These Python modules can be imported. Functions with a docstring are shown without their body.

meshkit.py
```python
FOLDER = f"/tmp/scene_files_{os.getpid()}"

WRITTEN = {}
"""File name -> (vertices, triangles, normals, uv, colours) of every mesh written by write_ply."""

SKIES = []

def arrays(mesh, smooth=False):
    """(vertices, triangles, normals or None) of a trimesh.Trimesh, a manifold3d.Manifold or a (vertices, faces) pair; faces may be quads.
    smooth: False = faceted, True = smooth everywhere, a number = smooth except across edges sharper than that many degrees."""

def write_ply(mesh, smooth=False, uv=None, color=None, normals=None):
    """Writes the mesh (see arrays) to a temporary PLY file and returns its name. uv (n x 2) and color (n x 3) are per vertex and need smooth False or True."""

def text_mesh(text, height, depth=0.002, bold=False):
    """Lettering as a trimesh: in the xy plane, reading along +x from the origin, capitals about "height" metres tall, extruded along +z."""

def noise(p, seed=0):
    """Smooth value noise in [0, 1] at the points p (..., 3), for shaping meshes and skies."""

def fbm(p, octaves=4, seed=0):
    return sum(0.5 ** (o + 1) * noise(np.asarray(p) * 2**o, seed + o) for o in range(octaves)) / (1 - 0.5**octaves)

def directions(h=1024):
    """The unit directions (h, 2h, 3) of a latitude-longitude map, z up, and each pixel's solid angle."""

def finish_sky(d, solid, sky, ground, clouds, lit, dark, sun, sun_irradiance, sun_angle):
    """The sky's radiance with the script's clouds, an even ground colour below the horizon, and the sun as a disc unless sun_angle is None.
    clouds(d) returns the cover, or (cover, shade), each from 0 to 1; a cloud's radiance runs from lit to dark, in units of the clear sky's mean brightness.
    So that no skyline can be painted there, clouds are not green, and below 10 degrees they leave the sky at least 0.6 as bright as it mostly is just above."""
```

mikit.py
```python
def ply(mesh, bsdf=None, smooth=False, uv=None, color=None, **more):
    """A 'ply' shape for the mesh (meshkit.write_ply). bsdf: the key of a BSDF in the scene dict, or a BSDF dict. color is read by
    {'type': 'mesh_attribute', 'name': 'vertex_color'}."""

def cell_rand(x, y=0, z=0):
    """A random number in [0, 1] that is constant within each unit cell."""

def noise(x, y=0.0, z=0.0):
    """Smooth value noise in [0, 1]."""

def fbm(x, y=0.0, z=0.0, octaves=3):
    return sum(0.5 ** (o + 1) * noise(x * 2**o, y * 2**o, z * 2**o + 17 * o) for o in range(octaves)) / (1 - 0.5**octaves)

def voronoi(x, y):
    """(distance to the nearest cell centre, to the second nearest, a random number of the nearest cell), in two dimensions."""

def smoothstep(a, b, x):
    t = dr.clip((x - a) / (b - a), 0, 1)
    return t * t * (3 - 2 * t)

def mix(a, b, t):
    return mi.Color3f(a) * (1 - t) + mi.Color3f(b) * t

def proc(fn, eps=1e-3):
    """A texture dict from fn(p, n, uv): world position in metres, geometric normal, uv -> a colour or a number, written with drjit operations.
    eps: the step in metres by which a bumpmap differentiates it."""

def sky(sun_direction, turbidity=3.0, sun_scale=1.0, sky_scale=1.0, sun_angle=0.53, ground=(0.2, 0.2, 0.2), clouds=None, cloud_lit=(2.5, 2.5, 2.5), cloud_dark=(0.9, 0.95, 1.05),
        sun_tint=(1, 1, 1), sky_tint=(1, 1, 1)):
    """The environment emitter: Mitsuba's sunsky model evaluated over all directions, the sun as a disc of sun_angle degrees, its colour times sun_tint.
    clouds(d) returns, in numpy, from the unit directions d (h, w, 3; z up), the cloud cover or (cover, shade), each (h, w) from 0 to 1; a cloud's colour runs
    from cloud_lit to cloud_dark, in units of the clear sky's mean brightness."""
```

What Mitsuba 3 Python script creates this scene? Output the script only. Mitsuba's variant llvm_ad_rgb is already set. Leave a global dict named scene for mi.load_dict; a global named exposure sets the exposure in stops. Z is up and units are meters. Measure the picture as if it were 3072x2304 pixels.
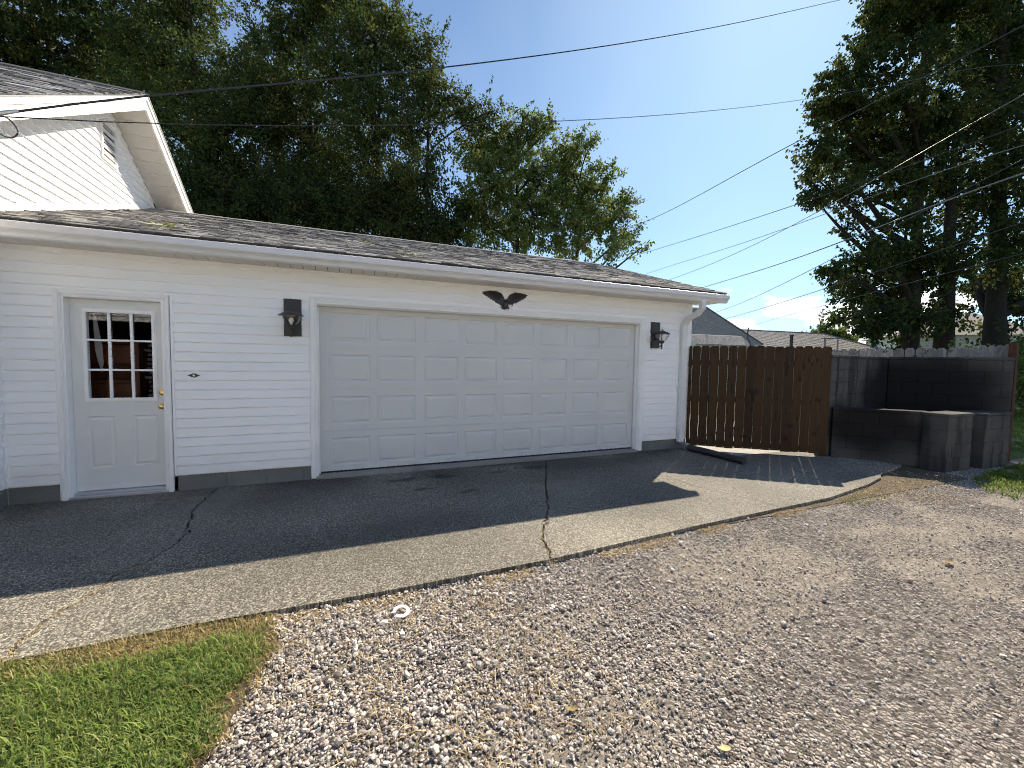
import math
import numpy as np
import trimesh
import shapely
from shapely.geometry import Polygon, LineString, Point, box as sbox
from shapely.ops import unary_union
import mitsuba as mi
import drjit as dr
import mikit
import meshkit
from mikit import noise, fbm, voronoi, cell_rand, smoothstep, mix, proc

T = mi.ScalarTransform4f
scene, labels, USED = {}, {}, set()

# ------------------------------------------------------------------ camera, sky, exposure
EYE = np.array([0.2862, -5.6965, 1.4544])
FWD = np.array([0.38017, 0.92328, -0.05502])
UP = np.array([0.00664, 0.05676, 0.99837])
scene['camera'] = {'type': 'perspective', 'fov': 102.52, 'fov_axis': 'x', 'near_clip': 0.05, 'far_clip': 1500.0,
                   'to_world': T().look_at(origin=EYE.tolist(), target=(EYE + FWD).tolist(), up=UP.tolist())}
SUN = np.array([2.37, 1.70, 2.69])


def clouds(d):
    el = np.degrees(np.arcsin(np.clip(d[..., 2], -1, 1)))
    az = np.arctan2(d[..., 0], d[..., 1])
    p = np.stack([np.cos(az) * 7, np.sin(az) * 7, el * 0.30], -1)
    n = meshkit.fbm(p, 5, seed=4)
    band = np.clip((el + 1) / 3, 0, 1) * np.clip((11.5 - el) / 5, 0, 1)
    cum = np.clip((n - 0.45 + 0.14 * (band - 1)) / 0.10, 0, 1) * (band > 0)
    q = np.stack([np.cos(az) * 3, np.sin(az) * 3, el * 0.03], -1)
    veil = 0.06 * np.clip((meshkit.fbm(q, 4, seed=9) - 0.4) / 0.3, 0, 1) + 0.02
    shade = np.clip((meshkit.fbm(p * 1.6 + np.array([0, 0, 0.5]), 4, seed=2) - 0.45) / 0.25, 0, 1) * 0.7
    return np.maximum(cum, veil), shade * (cum > 0.3)


scene['sky'] = mikit.sky(SUN.tolist(), turbidity=2.6, sun_scale=1.08, sky_scale=0.62, sun_tint=(0.93, 1.0, 1.10), sky_tint=(0.81, 0.97, 1.10), clouds=clouds, cloud_lit=(4.2, 4.2, 4.3), cloud_dark=(2.0, 2.1, 2.3), ground=(0.18, 0.17, 0.14))
exposure = 2.92

G = -0.05          # top of the concrete
W = -0.10          # plane of the garage front wall
PITCH = math.atan(0.335)

# ------------------------------------------------------------------ materials


def mat(name, color, rough=0.6, spec=0.5, metallic=0.0, bump=None, bscale=1.0, **more):
    b = {'type': 'principled', 'base_color': color if isinstance(color, dict) else {'type': 'rgb', 'value': list(color)}, 'roughness': rough, 'metallic': metallic, **more}
    if metallic == 0 and 'spec_trans' not in more:
        b['specular'] = spec
    if bump is not None:
        b = {'type': 'bumpmap', 'arbitrary': bump, 'scale': bscale, 'bsdf': b}
    scene[name] = {'type': 'twosided', 'bsdf': b}


VC = {'type': 'mesh_attribute', 'name': 'vertex_color'}


def dirty(base, amount, fx=1.0, fz=4.0):
    def fn(p, n, uv):
        t = fbm(p.x * fx + 3.1, p.y * fx, p.z * fz, 3)
        g = fbm(p.x * 14, p.y * 14, p.z * 14, 2)
        return mi.Color3f(*base) * (1 - amount + amount * (0.7 * t + 0.5 * g))
    return proc(fn)


def wavy(p, n, uv):
    return 0.0016 * noise(p.x * 1.7 + p.y * 1.7, p.z * 9.3, 0.3) + 0.00025 * noise(p.x * 9, p.z * 120, p.y * 9)


def siding_color(p, n, uv):
    t = fbm(p.x * 1.3, p.y * 1.3, p.z * 3.0, 3)
    low = smoothstep(0.55, 0.1, p.z) * fbm(p.x * 5, p.y * 5, p.z * 9, 3)
    c = mi.Color3f(0.86, 0.86, 0.855) * (0.93 + 0.08 * t)
    return mix(c, mi.Color3f(0.42, 0.38, 0.32), 0.42 * low)


mat('vinyl_white', proc(siding_color), 0.42, 0.4, bump=proc(wavy, 0.01), bscale=1.0)
mat('siding_pale', (0.76, 0.775, 0.79), 0.6)
mat('trim_white', dirty((0.84, 0.835, 0.82), 0.14), 0.38)
mat('soffit_white', dirty((0.58, 0.555, 0.51), 0.12), 0.5)
mat('gutter_white', dirty((0.72, 0.71, 0.70), 0.16, 0.8, 9), 0.35)
mat('door_white', dirty((0.69, 0.69, 0.675), 0.10), 0.45)


def gdoor(p, n, uv):
    t = fbm(p.x * 2.2, 0.3, p.z * 2.2, 3)
    low = smoothstep(0.5, 0.0, p.z) * fbm(p.x * 9, 1.2, p.z * 6, 3)
    return mi.Color3f(0.61, 0.615, 0.60) * (0.94 + 0.1 * t) * (1 - 0.18 * low)


mat('overhead_white', proc(gdoor), 0.5, 0.35, bump=proc(lambda p, n, uv: 0.0006 * noise(p.x * 6, p.z * 60, 0.0), 0.01))
mat('rubber_black', (0.02, 0.02, 0.02), 0.7)
mat('metal_black', (0.018, 0.017, 0.018), 0.42, 0.5)
mat('eagle_black', (0.022, 0.018, 0.02), 0.38, 0.5)
mat('brass', (0.78, 0.55, 0.22), 0.22, metallic=1.0)
mat('galv', (0.55, 0.57, 0.60), 0.4, metallic=0.8)
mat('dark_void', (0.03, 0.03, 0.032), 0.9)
scene['pane_glass'] = {'type': 'thindielectric', 'int_ior': 1.52}
scene['lamp_glass'] = {'type': 'thindielectric', 'int_ior': 1.5}
mat('bulb_white', (0.75, 0.72, 0.62), 0.3)
mat('wire_black', (0.03, 0.03, 0.033), 0.5)
mat('wire_grey', (0.16, 0.16, 0.17), 0.45)
mat('ring_white', (0.80, 0.83, 0.85), 0.4)
mat('cabinet_wood', dirty((0.17, 0.055, 0.022), 0.4, 3, 20), 0.45)
mat('cloth_white', (0.26, 0.25, 0.23), 0.9)
mat('room_floor', (0.22, 0.21, 0.20), 0.8)


def shingle_fn(tone):
    def fn(p, n, uv):
        g = cell_rand(p.x * 260, p.y * 260, p.z * 260)
        t = fbm(p.x * 7, p.y * 7, p.z * 7, 3)
        return mi.Color3f(tone * 1.02, tone, tone * 0.98) * (0.55 + 0.5 * g + 0.5 * t)
    return proc(fn)


SH = []
for i_, t_ in enumerate((0.07, 0.11, 0.16, 0.22, 0.32)):
    mat(f'shingle_{"abcde"[i_]}', shingle_fn(t_), 0.9, 0.2)
    SH.append(f'shingle_{"abcde"[i_]}')

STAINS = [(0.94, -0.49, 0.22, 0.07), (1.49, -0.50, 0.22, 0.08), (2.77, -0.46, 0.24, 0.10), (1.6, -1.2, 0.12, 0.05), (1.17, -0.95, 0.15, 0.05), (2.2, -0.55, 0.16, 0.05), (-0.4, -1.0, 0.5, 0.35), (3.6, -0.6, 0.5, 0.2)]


def concrete_fn(p, n, uv):
    first, second, which = voronoi(p.x * 105, p.y * 105)
    peb = mix(mi.Color3f(0.06, 0.054, 0.042), mi.Color3f(0.515, 0.48, 0.405), which * which)
    c = mix(mi.Color3f(0.149, 0.14, 0.12), peb, smoothstep(0.02, 0.22, second - first))
    big = fbm(p.x * 0.9 + 7, p.y * 0.9, 0.0, 4)
    c = c * (0.43 + 0.56 * big)
    wear = smoothstep(0.46, 0.62, fbm(p.x * 0.5 + 1.7, p.y * 1.9 + 4.0, 3.0, 3))
    c = mix(c, c * mi.Color3f(1.16, 1.15, 1.12), wear)
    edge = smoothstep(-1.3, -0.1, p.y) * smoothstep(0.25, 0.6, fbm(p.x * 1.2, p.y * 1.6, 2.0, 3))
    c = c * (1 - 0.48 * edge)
    wob = 0.10 * (noise(p.x * 9, p.y * 9, 5.0) - 0.5)
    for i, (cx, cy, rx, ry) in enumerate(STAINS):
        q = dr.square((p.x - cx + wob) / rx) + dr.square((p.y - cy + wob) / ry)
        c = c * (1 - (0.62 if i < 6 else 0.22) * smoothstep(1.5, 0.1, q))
    return c


def concrete_bump(p, n, uv):
    first, second, which = voronoi(p.x * 105, p.y * 105)
    return 0.0012 * smoothstep(0.0, 0.5, second - first) * (0.4 + which) + 0.004 * fbm(p.x * 2.5, p.y * 2.5, 0.0, 3)


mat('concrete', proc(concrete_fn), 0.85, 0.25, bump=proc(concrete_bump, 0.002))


def plain_concrete(p, n, uv):
    return mi.Color3f(0.25, 0.24, 0.22) * (0.7 + 0.5 * fbm(p.x * 4, p.y * 4, p.z * 4, 4))


mat('sill_concrete', proc(plain_concrete), 0.85, 0.25)


def block_fn(base, dark_patches):
    def fn(p, n, uv):
        t = fbm(p.x * 5, p.y * 5, p.z * 5, 4)
        g = cell_rand(p.x * 170, p.y * 170, p.z * 170)
        c = mi.Color3f(*base) * (0.55 + 0.5 * t + 0.3 * g)
        if dark_patches:  # rounded patches at set spots blended to near-black, plus darker vertical streaks
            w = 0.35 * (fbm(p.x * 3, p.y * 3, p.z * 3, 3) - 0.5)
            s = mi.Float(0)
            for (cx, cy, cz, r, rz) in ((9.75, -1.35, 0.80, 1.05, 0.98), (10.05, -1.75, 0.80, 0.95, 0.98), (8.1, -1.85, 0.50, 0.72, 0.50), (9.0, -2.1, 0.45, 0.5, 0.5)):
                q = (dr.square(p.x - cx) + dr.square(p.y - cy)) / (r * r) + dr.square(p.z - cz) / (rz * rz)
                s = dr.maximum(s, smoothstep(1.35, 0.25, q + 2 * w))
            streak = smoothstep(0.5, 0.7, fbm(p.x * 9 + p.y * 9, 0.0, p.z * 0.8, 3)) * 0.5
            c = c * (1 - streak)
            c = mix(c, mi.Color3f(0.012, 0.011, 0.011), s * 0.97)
        return c
    return proc(fn)


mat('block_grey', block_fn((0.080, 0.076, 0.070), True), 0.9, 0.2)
mat('foundation', block_fn((0.18, 0.18, 0.165), False), 0.9, 0.2)


def stained_wood(base, gx, seedoff):
    def fn(p, n, uv):
        along = p.x * 0.79 - p.y * 0.61
        board = cell_rand(dr.floor((along + seedoff) * 7.0), 3, 1)
        gr = noise(along * 90 + 20 * noise(along * 6, p.z * 1.3, 0.0), p.z * 2.2, p.y * 3)
        knot = smoothstep(0.80, 0.95, noise(along * 16, p.z * 9, 4.0))
        c = mi.Color3f(*base) * (0.55 + 0.45 * gr + 0.5 * (board - 0.3))
        return c * (1 - 0.6 * knot)
    return proc(fn)


mat('fence_brown', stained_wood((0.052, 0.0265, 0.0095), 1, 0.0), 0.7, 0.25)
mat('fence_grey', stained_wood((0.22, 0.215, 0.205), 1, 3.0), 0.9, 0.2)
mat('post_brown', stained_wood((0.10, 0.045, 0.028), 1, 5.0), 0.8, 0.2)
mat('bark', dirty((0.045, 0.037, 0.030), 0.55, 9, 5), 0.95, 0.1)


def lane_fn(p, n, uv):
    f1, s1, w1 = voronoi(p.x * 52, p.y * 52)
    st = mix(mi.Color3f(0.07, 0.06, 0.052), mi.Color3f(0.44, 0.39, 0.345), w1)
    dirt = mi.Color3f(0.20, 0.18, 0.15) * (0.7 + 0.5 * fbm(p.x * 6, p.y * 6, 0.0, 3))
    dust = smoothstep(0.44, 0.60, fbm(p.x * 0.9 + 2, p.y * 1.6 + 5, 1.0, 3))
    c = mix(dirt * 0.40, st, smoothstep(0.04, 0.26, s1 - f1) * (1 - 0.45 * dust))
    return mix(c, dirt * mi.Color3f(1.45, 1.45, 1.42), dust * 0.22)


def lane_bump(p, n, uv):
    f1, s1, w1 = voronoi(p.x * 52, p.y * 52)
    dust = smoothstep(0.44, 0.60, fbm(p.x * 0.9 + 2, p.y * 1.6 + 5, 1.0, 3))
    return 0.006 * smoothstep(0.0, 0.5, s1 - f1) * (1 - 0.75 * dust)


mat('lane', proc(lane_fn), 0.95, 0.1, bump=proc(lane_bump, 0.003))


def turf_fn(p, n, uv):
    t = fbm(p.x * 1.5, p.y * 1.5, 0.0, 4)
    g = fbm(p.x * 40, p.y * 40, 0.0, 2)
    return mix(mi.Color3f(0.035, 0.05, 0.018), mi.Color3f(0.10, 0.13, 0.04), t * 0.6 + g * 0.5)


mat('turf', proc(turf_fn), 0.95, 0.1)
mat('soil', dirty((0.10, 0.08, 0.055), 0.5, 12, 12), 0.95, 0.1)
mat('stone', {'type': 'mesh_attribute', 'name': 'vertex_color'}, 0.8, 0.3)
scene['blade'] = {'type': 'principledthin', 'base_color': dict(VC), 'roughness': 0.5, 'diff_trans': 0.7, 'spec_trans': 0.0, 'eta': 1.3}
scene['leaf'] = {'type': 'principledthin', 'base_color': dict(VC), 'roughness': 0.33, 'diff_trans': 0.75, 'spec_trans': 0.0, 'eta': 1.4}
mat('straw', {'type': 'mesh_attribute', 'name': 'vertex_color'}, 0.9, 0.1)
mat('far_roof', shingle_fn(0.27), 0.95, 0.1)
mat('far_roof_light', shingle_fn(0.26), 0.95, 0.1)
mat('far_wall', (0.62, 0.62, 0.60), 0.8)
mat('pipe_black', (0.025, 0.025, 0.028), 0.5)

# ------------------------------------------------------------------ helpers


def numbered(k):
    n, i = k, 0
    while n in USED:
        i += 1
        n = f'{k}_{i:03d}'
    USED.add(n)
    return n


def obj(name, mesh, bsdf, parent=None, smooth=False, color=None, **lab):
    key = numbered((parent + '__' if parent else '') + name)
    scene[key] = mikit.ply(mesh, bsdf, smooth=smooth, color=color)
    if lab:
        labels[key] = lab
    return key


def thing(name, label, cat, group=None):
    key = numbered(name)
    labels[key] = {'label': label, 'category': cat}
    if group:
        labels[key]['group'] = group
    return key


def box(x0, x1, y0, y1, z0, z1, c=0.0):
    if c <= 0:
        m = trimesh.creation.box(extents=(x1 - x0, y1 - y0, z1 - z0))
        m.apply_translation(((x0 + x1) / 2, (y0 + y1) / 2, (z0 + z1) / 2))
        return m
    pts = []
    for X, sx in ((x0, 1), (x1, -1)):
        for Y, sy in ((y0, 1), (y1, -1)):
            for Z, sz in ((z0, 1), (z1, -1)):
                pts += [(X, Y + sy * c, Z + sz * c), (X + sx * c, Y, Z + sz * c), (X + sx * c, Y + sy * c, Z)]
    return trimesh.PointCloud(np.array(pts)).convex_hull


def cat(ms):
    return trimesh.util.concatenate([m for m in ms if m is not None])


def ext(poly, h):
    if not isinstance(poly, Polygon):
        poly = Polygon(poly)
    return trimesh.creation.extrude_polygon(poly.buffer(0), h, engine='earcut')


def ext_x(poly, x0, x1):
    m = ext(poly, x1 - x0)
    v = np.array(m.vertices)
    m.vertices = np.stack([x0 + v[:, 2], v[:, 0], v[:, 1]], 1)
    return m


def ext_y(poly, y0, y1):
    m = ext(poly, y1 - y0)
    v = np.array(m.vertices)
    m.vertices = np.stack([v[:, 0], y1 - v[:, 2], v[:, 1]], 1)
    return m


def ext_z(poly, z0, z1):
    m = ext(poly, z1 - z0)
    m.apply_translation((0, 0, z0))
    return m


def hexa(b, t):
    """Eight corners: four below, four above, in the same turning order."""
    v = np.array(list(b) + list(t), float)
    f = [[0, 2, 1], [0, 3, 2], [4, 5, 6], [4, 6, 7]] + [q for i in range(4) for j in [(i + 1) % 4] for q in ([i, j, 4 + j], [i, 4 + j, 4 + i])]
    return trimesh.Trimesh(v, f, process=False)


def tube(pts, rad, sides=8, caps=True):
    p = np.asarray(pts, float)
    r = np.broadcast_to(np.asarray(rad, float), (len(p),))
    t = np.gradient(p, axis=0)
    t /= np.linalg.norm(t, axis=1, keepdims=True) + 1e-12
    ref = np.array([0, 0, 1.0]) if abs(t[:, 2]).mean() < 0.8 else np.array([1.0, 0, 0])
    a = np.cross(t, ref)
    a /= np.linalg.norm(a, axis=1, keepdims=True) + 1e-12
    b = np.cross(t, a)
    an = np.arange(sides) * 2 * np.pi / sides
    v = (p[:, None] + r[:, None, None] * (np.cos(an)[None, :, None] * a[:, None] + np.sin(an)[None, :, None] * b[:, None])).reshape(-1, 3)
    i, j = np.meshgrid(np.arange(len(p) - 1), np.arange(sides), indexing='ij')
    A, B, C, D = i * sides + j, i * sides + (j + 1) % sides, (i + 1) * sides + (j + 1) % sides, (i + 1) * sides + j
    f = np.vstack([np.stack([A, B, C], -1).reshape(-1, 3), np.stack([A, C, D], -1).reshape(-1, 3)])
    if caps:
        n = len(v)
        v = np.vstack([v, p[:1], p[-1:]])
        k = np.arange(sides)
        e = (len(p) - 1) * sides
        f = np.vstack([f, np.stack([np.full(sides, n), (k + 1) % sides, k], 1), np.stack([np.full(sides, n + 1), e + k, e + (k + 1) % sides], 1)])
    return trimesh.Trimesh(v, f, process=False)


def spline(pts, n):
    from scipy.interpolate import CubicSpline
    p = np.asarray(pts, float)
    s = np.r_[0, np.cumsum(np.linalg.norm(np.diff(p, axis=0), axis=1) + 1e-7)]
    return CubicSpline(s, p)(np.linspace(0, s[-1], n))


def lathe(prof, at, n=28):
    m = trimesh.creation.revolve(np.array(prof, float), sections=n)
    m.apply_translation(at)
    return m


def sphere(c, r, sub=2, s=(1, 1, 1)):
    m = trimesh.creation.icosphere(subdivisions=sub, radius=1.0)
    m.vertices = np.array(m.vertices) * np.array(s) * r + np.array(c)
    return m


def oriented(m, origin, ang):
    """Local x along the direction at angle ang in the ground plane."""
    v = np.array(m.vertices)
    c, s = math.cos(ang), math.sin(ang)
    m = m.copy()
    m.vertices = np.stack([origin[0] + c * v[:, 0] - s * v[:, 1], origin[1] + s * v[:, 0] + c * v[:, 1], v[:, 2]], 1)
    return m


# ================================================================== the setting
def struct(name, mesh, m, parent=None, **k):
    key = obj(name, mesh, m, parent, **k)
    if parent is None:
        labels[key] = {'kind': 'structure'}
    return key


def sheet(x0, x1, y0, y1, z, n=1):
    v = [[x0, y0, z], [x1, y0, z], [x1, y1, z], [x0, y1, z]]
    return trimesh.Trimesh(v, [[0, 1, 2], [0, 2, 3]], process=False)


struct('ground', sheet(-400, 400, -400, 400, -0.112), 'turf')
struct('gravel_lane', sheet(-60, 60, -9.5, -2.55, -0.088), 'lane')
struct('back_yard_pavement', box(6.3, 10.05, -1.1, 7.0, -0.16, -0.062), 'sill_concrete')
struct('garden_path', ext_z([(11.6, -3.1), (12.4, -3.1), (21, 4.2), (20.2, 4.9)], -0.15, -0.095), 'sill_concrete')

rng = np.random.default_rng(11)


def jag(pts, step, amp, seed):
    r = np.random.default_rng(seed)
    out = []
    for a, b in zip(pts[:-1], pts[1:]):
        a, b = np.array(a), np.array(b)
        n = max(1, int(np.linalg.norm(b - a) / step))
        for k in range(n):
            out.append(a + (b - a) * k / n + r.normal(0, amp, 2))
    out.append(np.array(pts[-1]))
    return out


def crack(pts, w, seed, step=0.045, amp=0.010):
    p = jag(pts, step, amp, seed)
    r = np.random.default_rng(seed + 50)
    return unary_union([LineString([p[i], p[i + 1]]).buffer(w * r.uniform(0.6, 1.5), cap_style=1) for i in range(len(p) - 1)])


crackA = [(3.25, 0.2), (3.17, -0.12), (2.55, -1.32), (2.22, -2.03), (1.86, -2.61), (1.72, -3.1)]
crackB = [(-1.06, 0.2), (-1.07, -0.19), (-1.08, -0.84), (-1.02, -1.23), (-0.95, -1.47), (-0.96, -1.66), (-1.01, -1.86), (-1.16, -2.16), (-1.2, -2.41), (-1.28, -2.63), (-1.28, -3.2)]
jointC = [(4.28, 0.2), (4.29, -0.23), (4.30, -1.94), (4.56, -2.65), (4.60, -3.0)]
jointD = [(5.75, -0.75), (6.1, -1.35), (6.35, -2.0), (6.6, -2.9)]
drive = Polygon([(-4.2, -0.06), (-4.2, -2.98), (-1.25, -2.975), (-0.55, -2.955), (0.5, -2.99), (1.72, -2.985), (3.31, -2.885), (5.43, -2.80), (6.5, -2.64), (7.08, -2.50), (7.35, -2.36), (7.75, -2.30), (8.25, -2.2), (8.2, -1.9), (7.85, -1.43), (9.9, -1.3), (9.9, -0.9), (6.02, -0.9), (6.02, -0.06)])
edge_n = np.array([(x, -2.99 + 0.03 * x) for x in np.linspace(-4, 7, 3)])
cracked = drive.difference(unary_union([crack(crackA, 0.0095, 1), crack(crackB, 0.0090, 2), LineString(jointC).buffer(0.004), LineString(jointD).buffer(0.0045)]))
drv = numbered('driveway')
labels[drv] = {'kind': 'structure'}
for g in getattr(cracked, 'geoms', [cracked]):
    if g.area > 0.01:
        h = ext_z(g.simplify(0.001), G - 0.12, G)
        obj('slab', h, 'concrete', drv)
obj('crack_bed', sheet(-4.1, 8.4, -2.9, -0.1, G - 0.03), 'soil', drv)
# straw and soil caught in the cracks is added with the grass, below

# ================================================================== the garage
gar = thing('garage', 'white vinyl sided garage with wide panelled door and grey shingle roof', 'garage')
STEP, Z0 = 0.106, 0.130
TOP = 2.515


def lap(x0, x1, i, zlo=None, zhi=None, off=0.0):
    za, zb = Z0 + i * STEP, Z0 + (i + 1) * STEP + 0.004
    lo, hi = max(za, zlo or za), min(zb, zhi or zb)
    if hi - lo < 0.004:
        return None

    def yy(z):
        k = (zb - 0.016 - za)
        return (W - 0.0225 + 0.0105 * (z - za) / k if z <= zb - 0.016 else W - 0.0120 + 0.0150 * (z - zb + 0.016) / 0.016) - off
    poly = [(W + 0.002, lo), (yy(lo), lo)] + ([(yy(lo) - 0.0010, lo + 0.005)] if lo == za else []) + ([(yy(zb - 0.0165), zb - 0.0165)] if hi > zb - 0.01 else []) + [(min(yy(hi), W + 0.0015), hi), (W + 0.002, hi)]
    return ext_x(poly, x0, x1)


seams = {20: [2.05], 21: [1.28, 4.2], 22: [0.35, 3.3], 19: [], 18: [], 23: [-0.2]}
for i in range(0, 23):
    za, zb = Z0 + i * STEP, Z0 + (i + 1) * STEP
    spans = []
    if zb < 2.115:
        spans.append((-2.785, -2.392, None))
        spans.append((-1.425, -0.088, None))
        spans.append((4.993, 5.925, None))
    elif za < 2.115:
        spans += [(-2.785, -2.392, None), (-2.392, -1.425, 2.118), (-1.425, -0.088, None), (4.993, 5.925, None)]
    elif zb < 2.19:
        spans += [(-2.785, -0.088, None), (4.993, 5.925, None)]
    elif za < 2.19:
        spans += [(-2.785, -0.088, None), (-0.088, 4.993, 2.192), (4.993, 5.925, None)]
    else:
        cuts = [-2.785] + seams.get(i, []) + [5.925]
        for k in range(len(cuts) - 1):
            m = lap(cuts[k] - (0.02 if k else 0), cuts[k + 1], i, None, 2.475, 0.0016 * (k % 2))
            if m is not None:
                obj('siding_panel', m, 'vinyl_white', gar)
        continue
    for (a, b, zl) in spans:
        m = lap(a, b, i, zl)
        if m is not None:
            obj('siding_panel', m, 'vinyl_white', gar)
obj('frieze_board', ext_x([(W, 2.462), (W - 0.018, 2.462), (W - 0.018, 2.514), (W, 2.514)], -2.78, 5.99), 'trim_white', gar)
# walls behind the siding, with the openings
wall = [box(-2.8, -2.40, W + 0.003, 0.06, -0.05, 2.6), box(-2.40, -1.43, W + 0.003, 0.06, 2.10, 2.6), box(-1.43, -0.06, W + 0.003, 0.06, 0.12, 2.6),
        box(-0.06, 4.95, W + 0.003, 0.06, 2.17, 2.6), box(4.95, 6.0, W + 0.003, 0.06, 0.12, 2.6),
        box(5.90, 6.0, 0.06, 7.1, 0.0, 2.6), box(-2.8, 6.0, 7.1, 7.2, 0.0, 2.6)]
obj('wall', cat(wall), 'vinyl_white', gar)
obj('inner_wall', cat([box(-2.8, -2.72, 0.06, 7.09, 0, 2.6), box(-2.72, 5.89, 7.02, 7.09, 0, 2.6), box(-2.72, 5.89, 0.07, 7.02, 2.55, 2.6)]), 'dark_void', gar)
obj('side_gable', ext_x([(-0.1, 2.6), (7.2, 2.6), (3.45, 3.93)], 5.94, 6.0), 'vinyl_white', gar)
for i in range(23):
    za = Z0 + i * STEP
    m = hexa([(6.0, -0.03, za), (6.0135, -0.03, za), (6.0135, 7.2, za), (6.0, 7.2, za)], [(6.0, -0.03, za + STEP), (6.002, -0.03, za + STEP), (6.002, 7.2, za + STEP), (6.0, 7.2, za + STEP)])
    obj('side_siding_panel', m, 'vinyl_white', gar)
obj('corner_post', cat([box(5.918, 6.018, W - 0.020, W - 0.001, 0.115, 2.514, 0.003), box(5.999, 6.019, W - 0.001, -0.02, 0.115, 2.514, 0.003)]), 'trim_white', gar)
obj('inside_corner_post', cat([box(-2.80, -2.772, W - 0.017, W, 0.125, 2.514, 0.003), box(-2.80, -2.781, W - 0.04, W - 0.0171, 0.125, 2.514, 0.003)]), 'trim_white', gar)
# foundation blocks
rb = np.random.default_rng(3)
for (a, b) in ((-2.8, -2.405), (-1.43, -0.075), (5.0, 6.0)):
    x = a
    k = 0
    while x < b - 0.02:
        w = 0.40 if k else 0.17 + 0.23 * (a < -2)
        if a == -1.43 and k == 0:
            w = 0.46
        e = min(b, x + w)
        obj('foundation_block', box(x + 0.003, e - 0.003, W + 0.004 + rb.uniform(-0.002, 0.002), 0.05, -0.10, 0.122, 0.004), 'foundation', gar)
        x, k = e, k + 1
    obj('mortar', box(a, b, W + 0.012, 0.04, -0.1, 0.118), 'sill_concrete', gar)
obj('floor', box(-2.75, 5.92, 0.14, 7.1, -0.05, -0.004), 'room_floor', gar)
obj('door_sill', box(-0.03, 4.91, -0.135, 0.10, -0.10, -0.012, 0.004), 'sill_concrete', gar)

# --- overhead door
ohd = numbered(gar + '__overhead_door')
PX = [0.124, 0.703, 1.319, 1.896, 2.478, 3.083, 3.669, 4.256]
PX1 = [0.618, 1.203, 1.802, 2.390, 2.981, 3.572, 4.173, 4.770]


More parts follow.
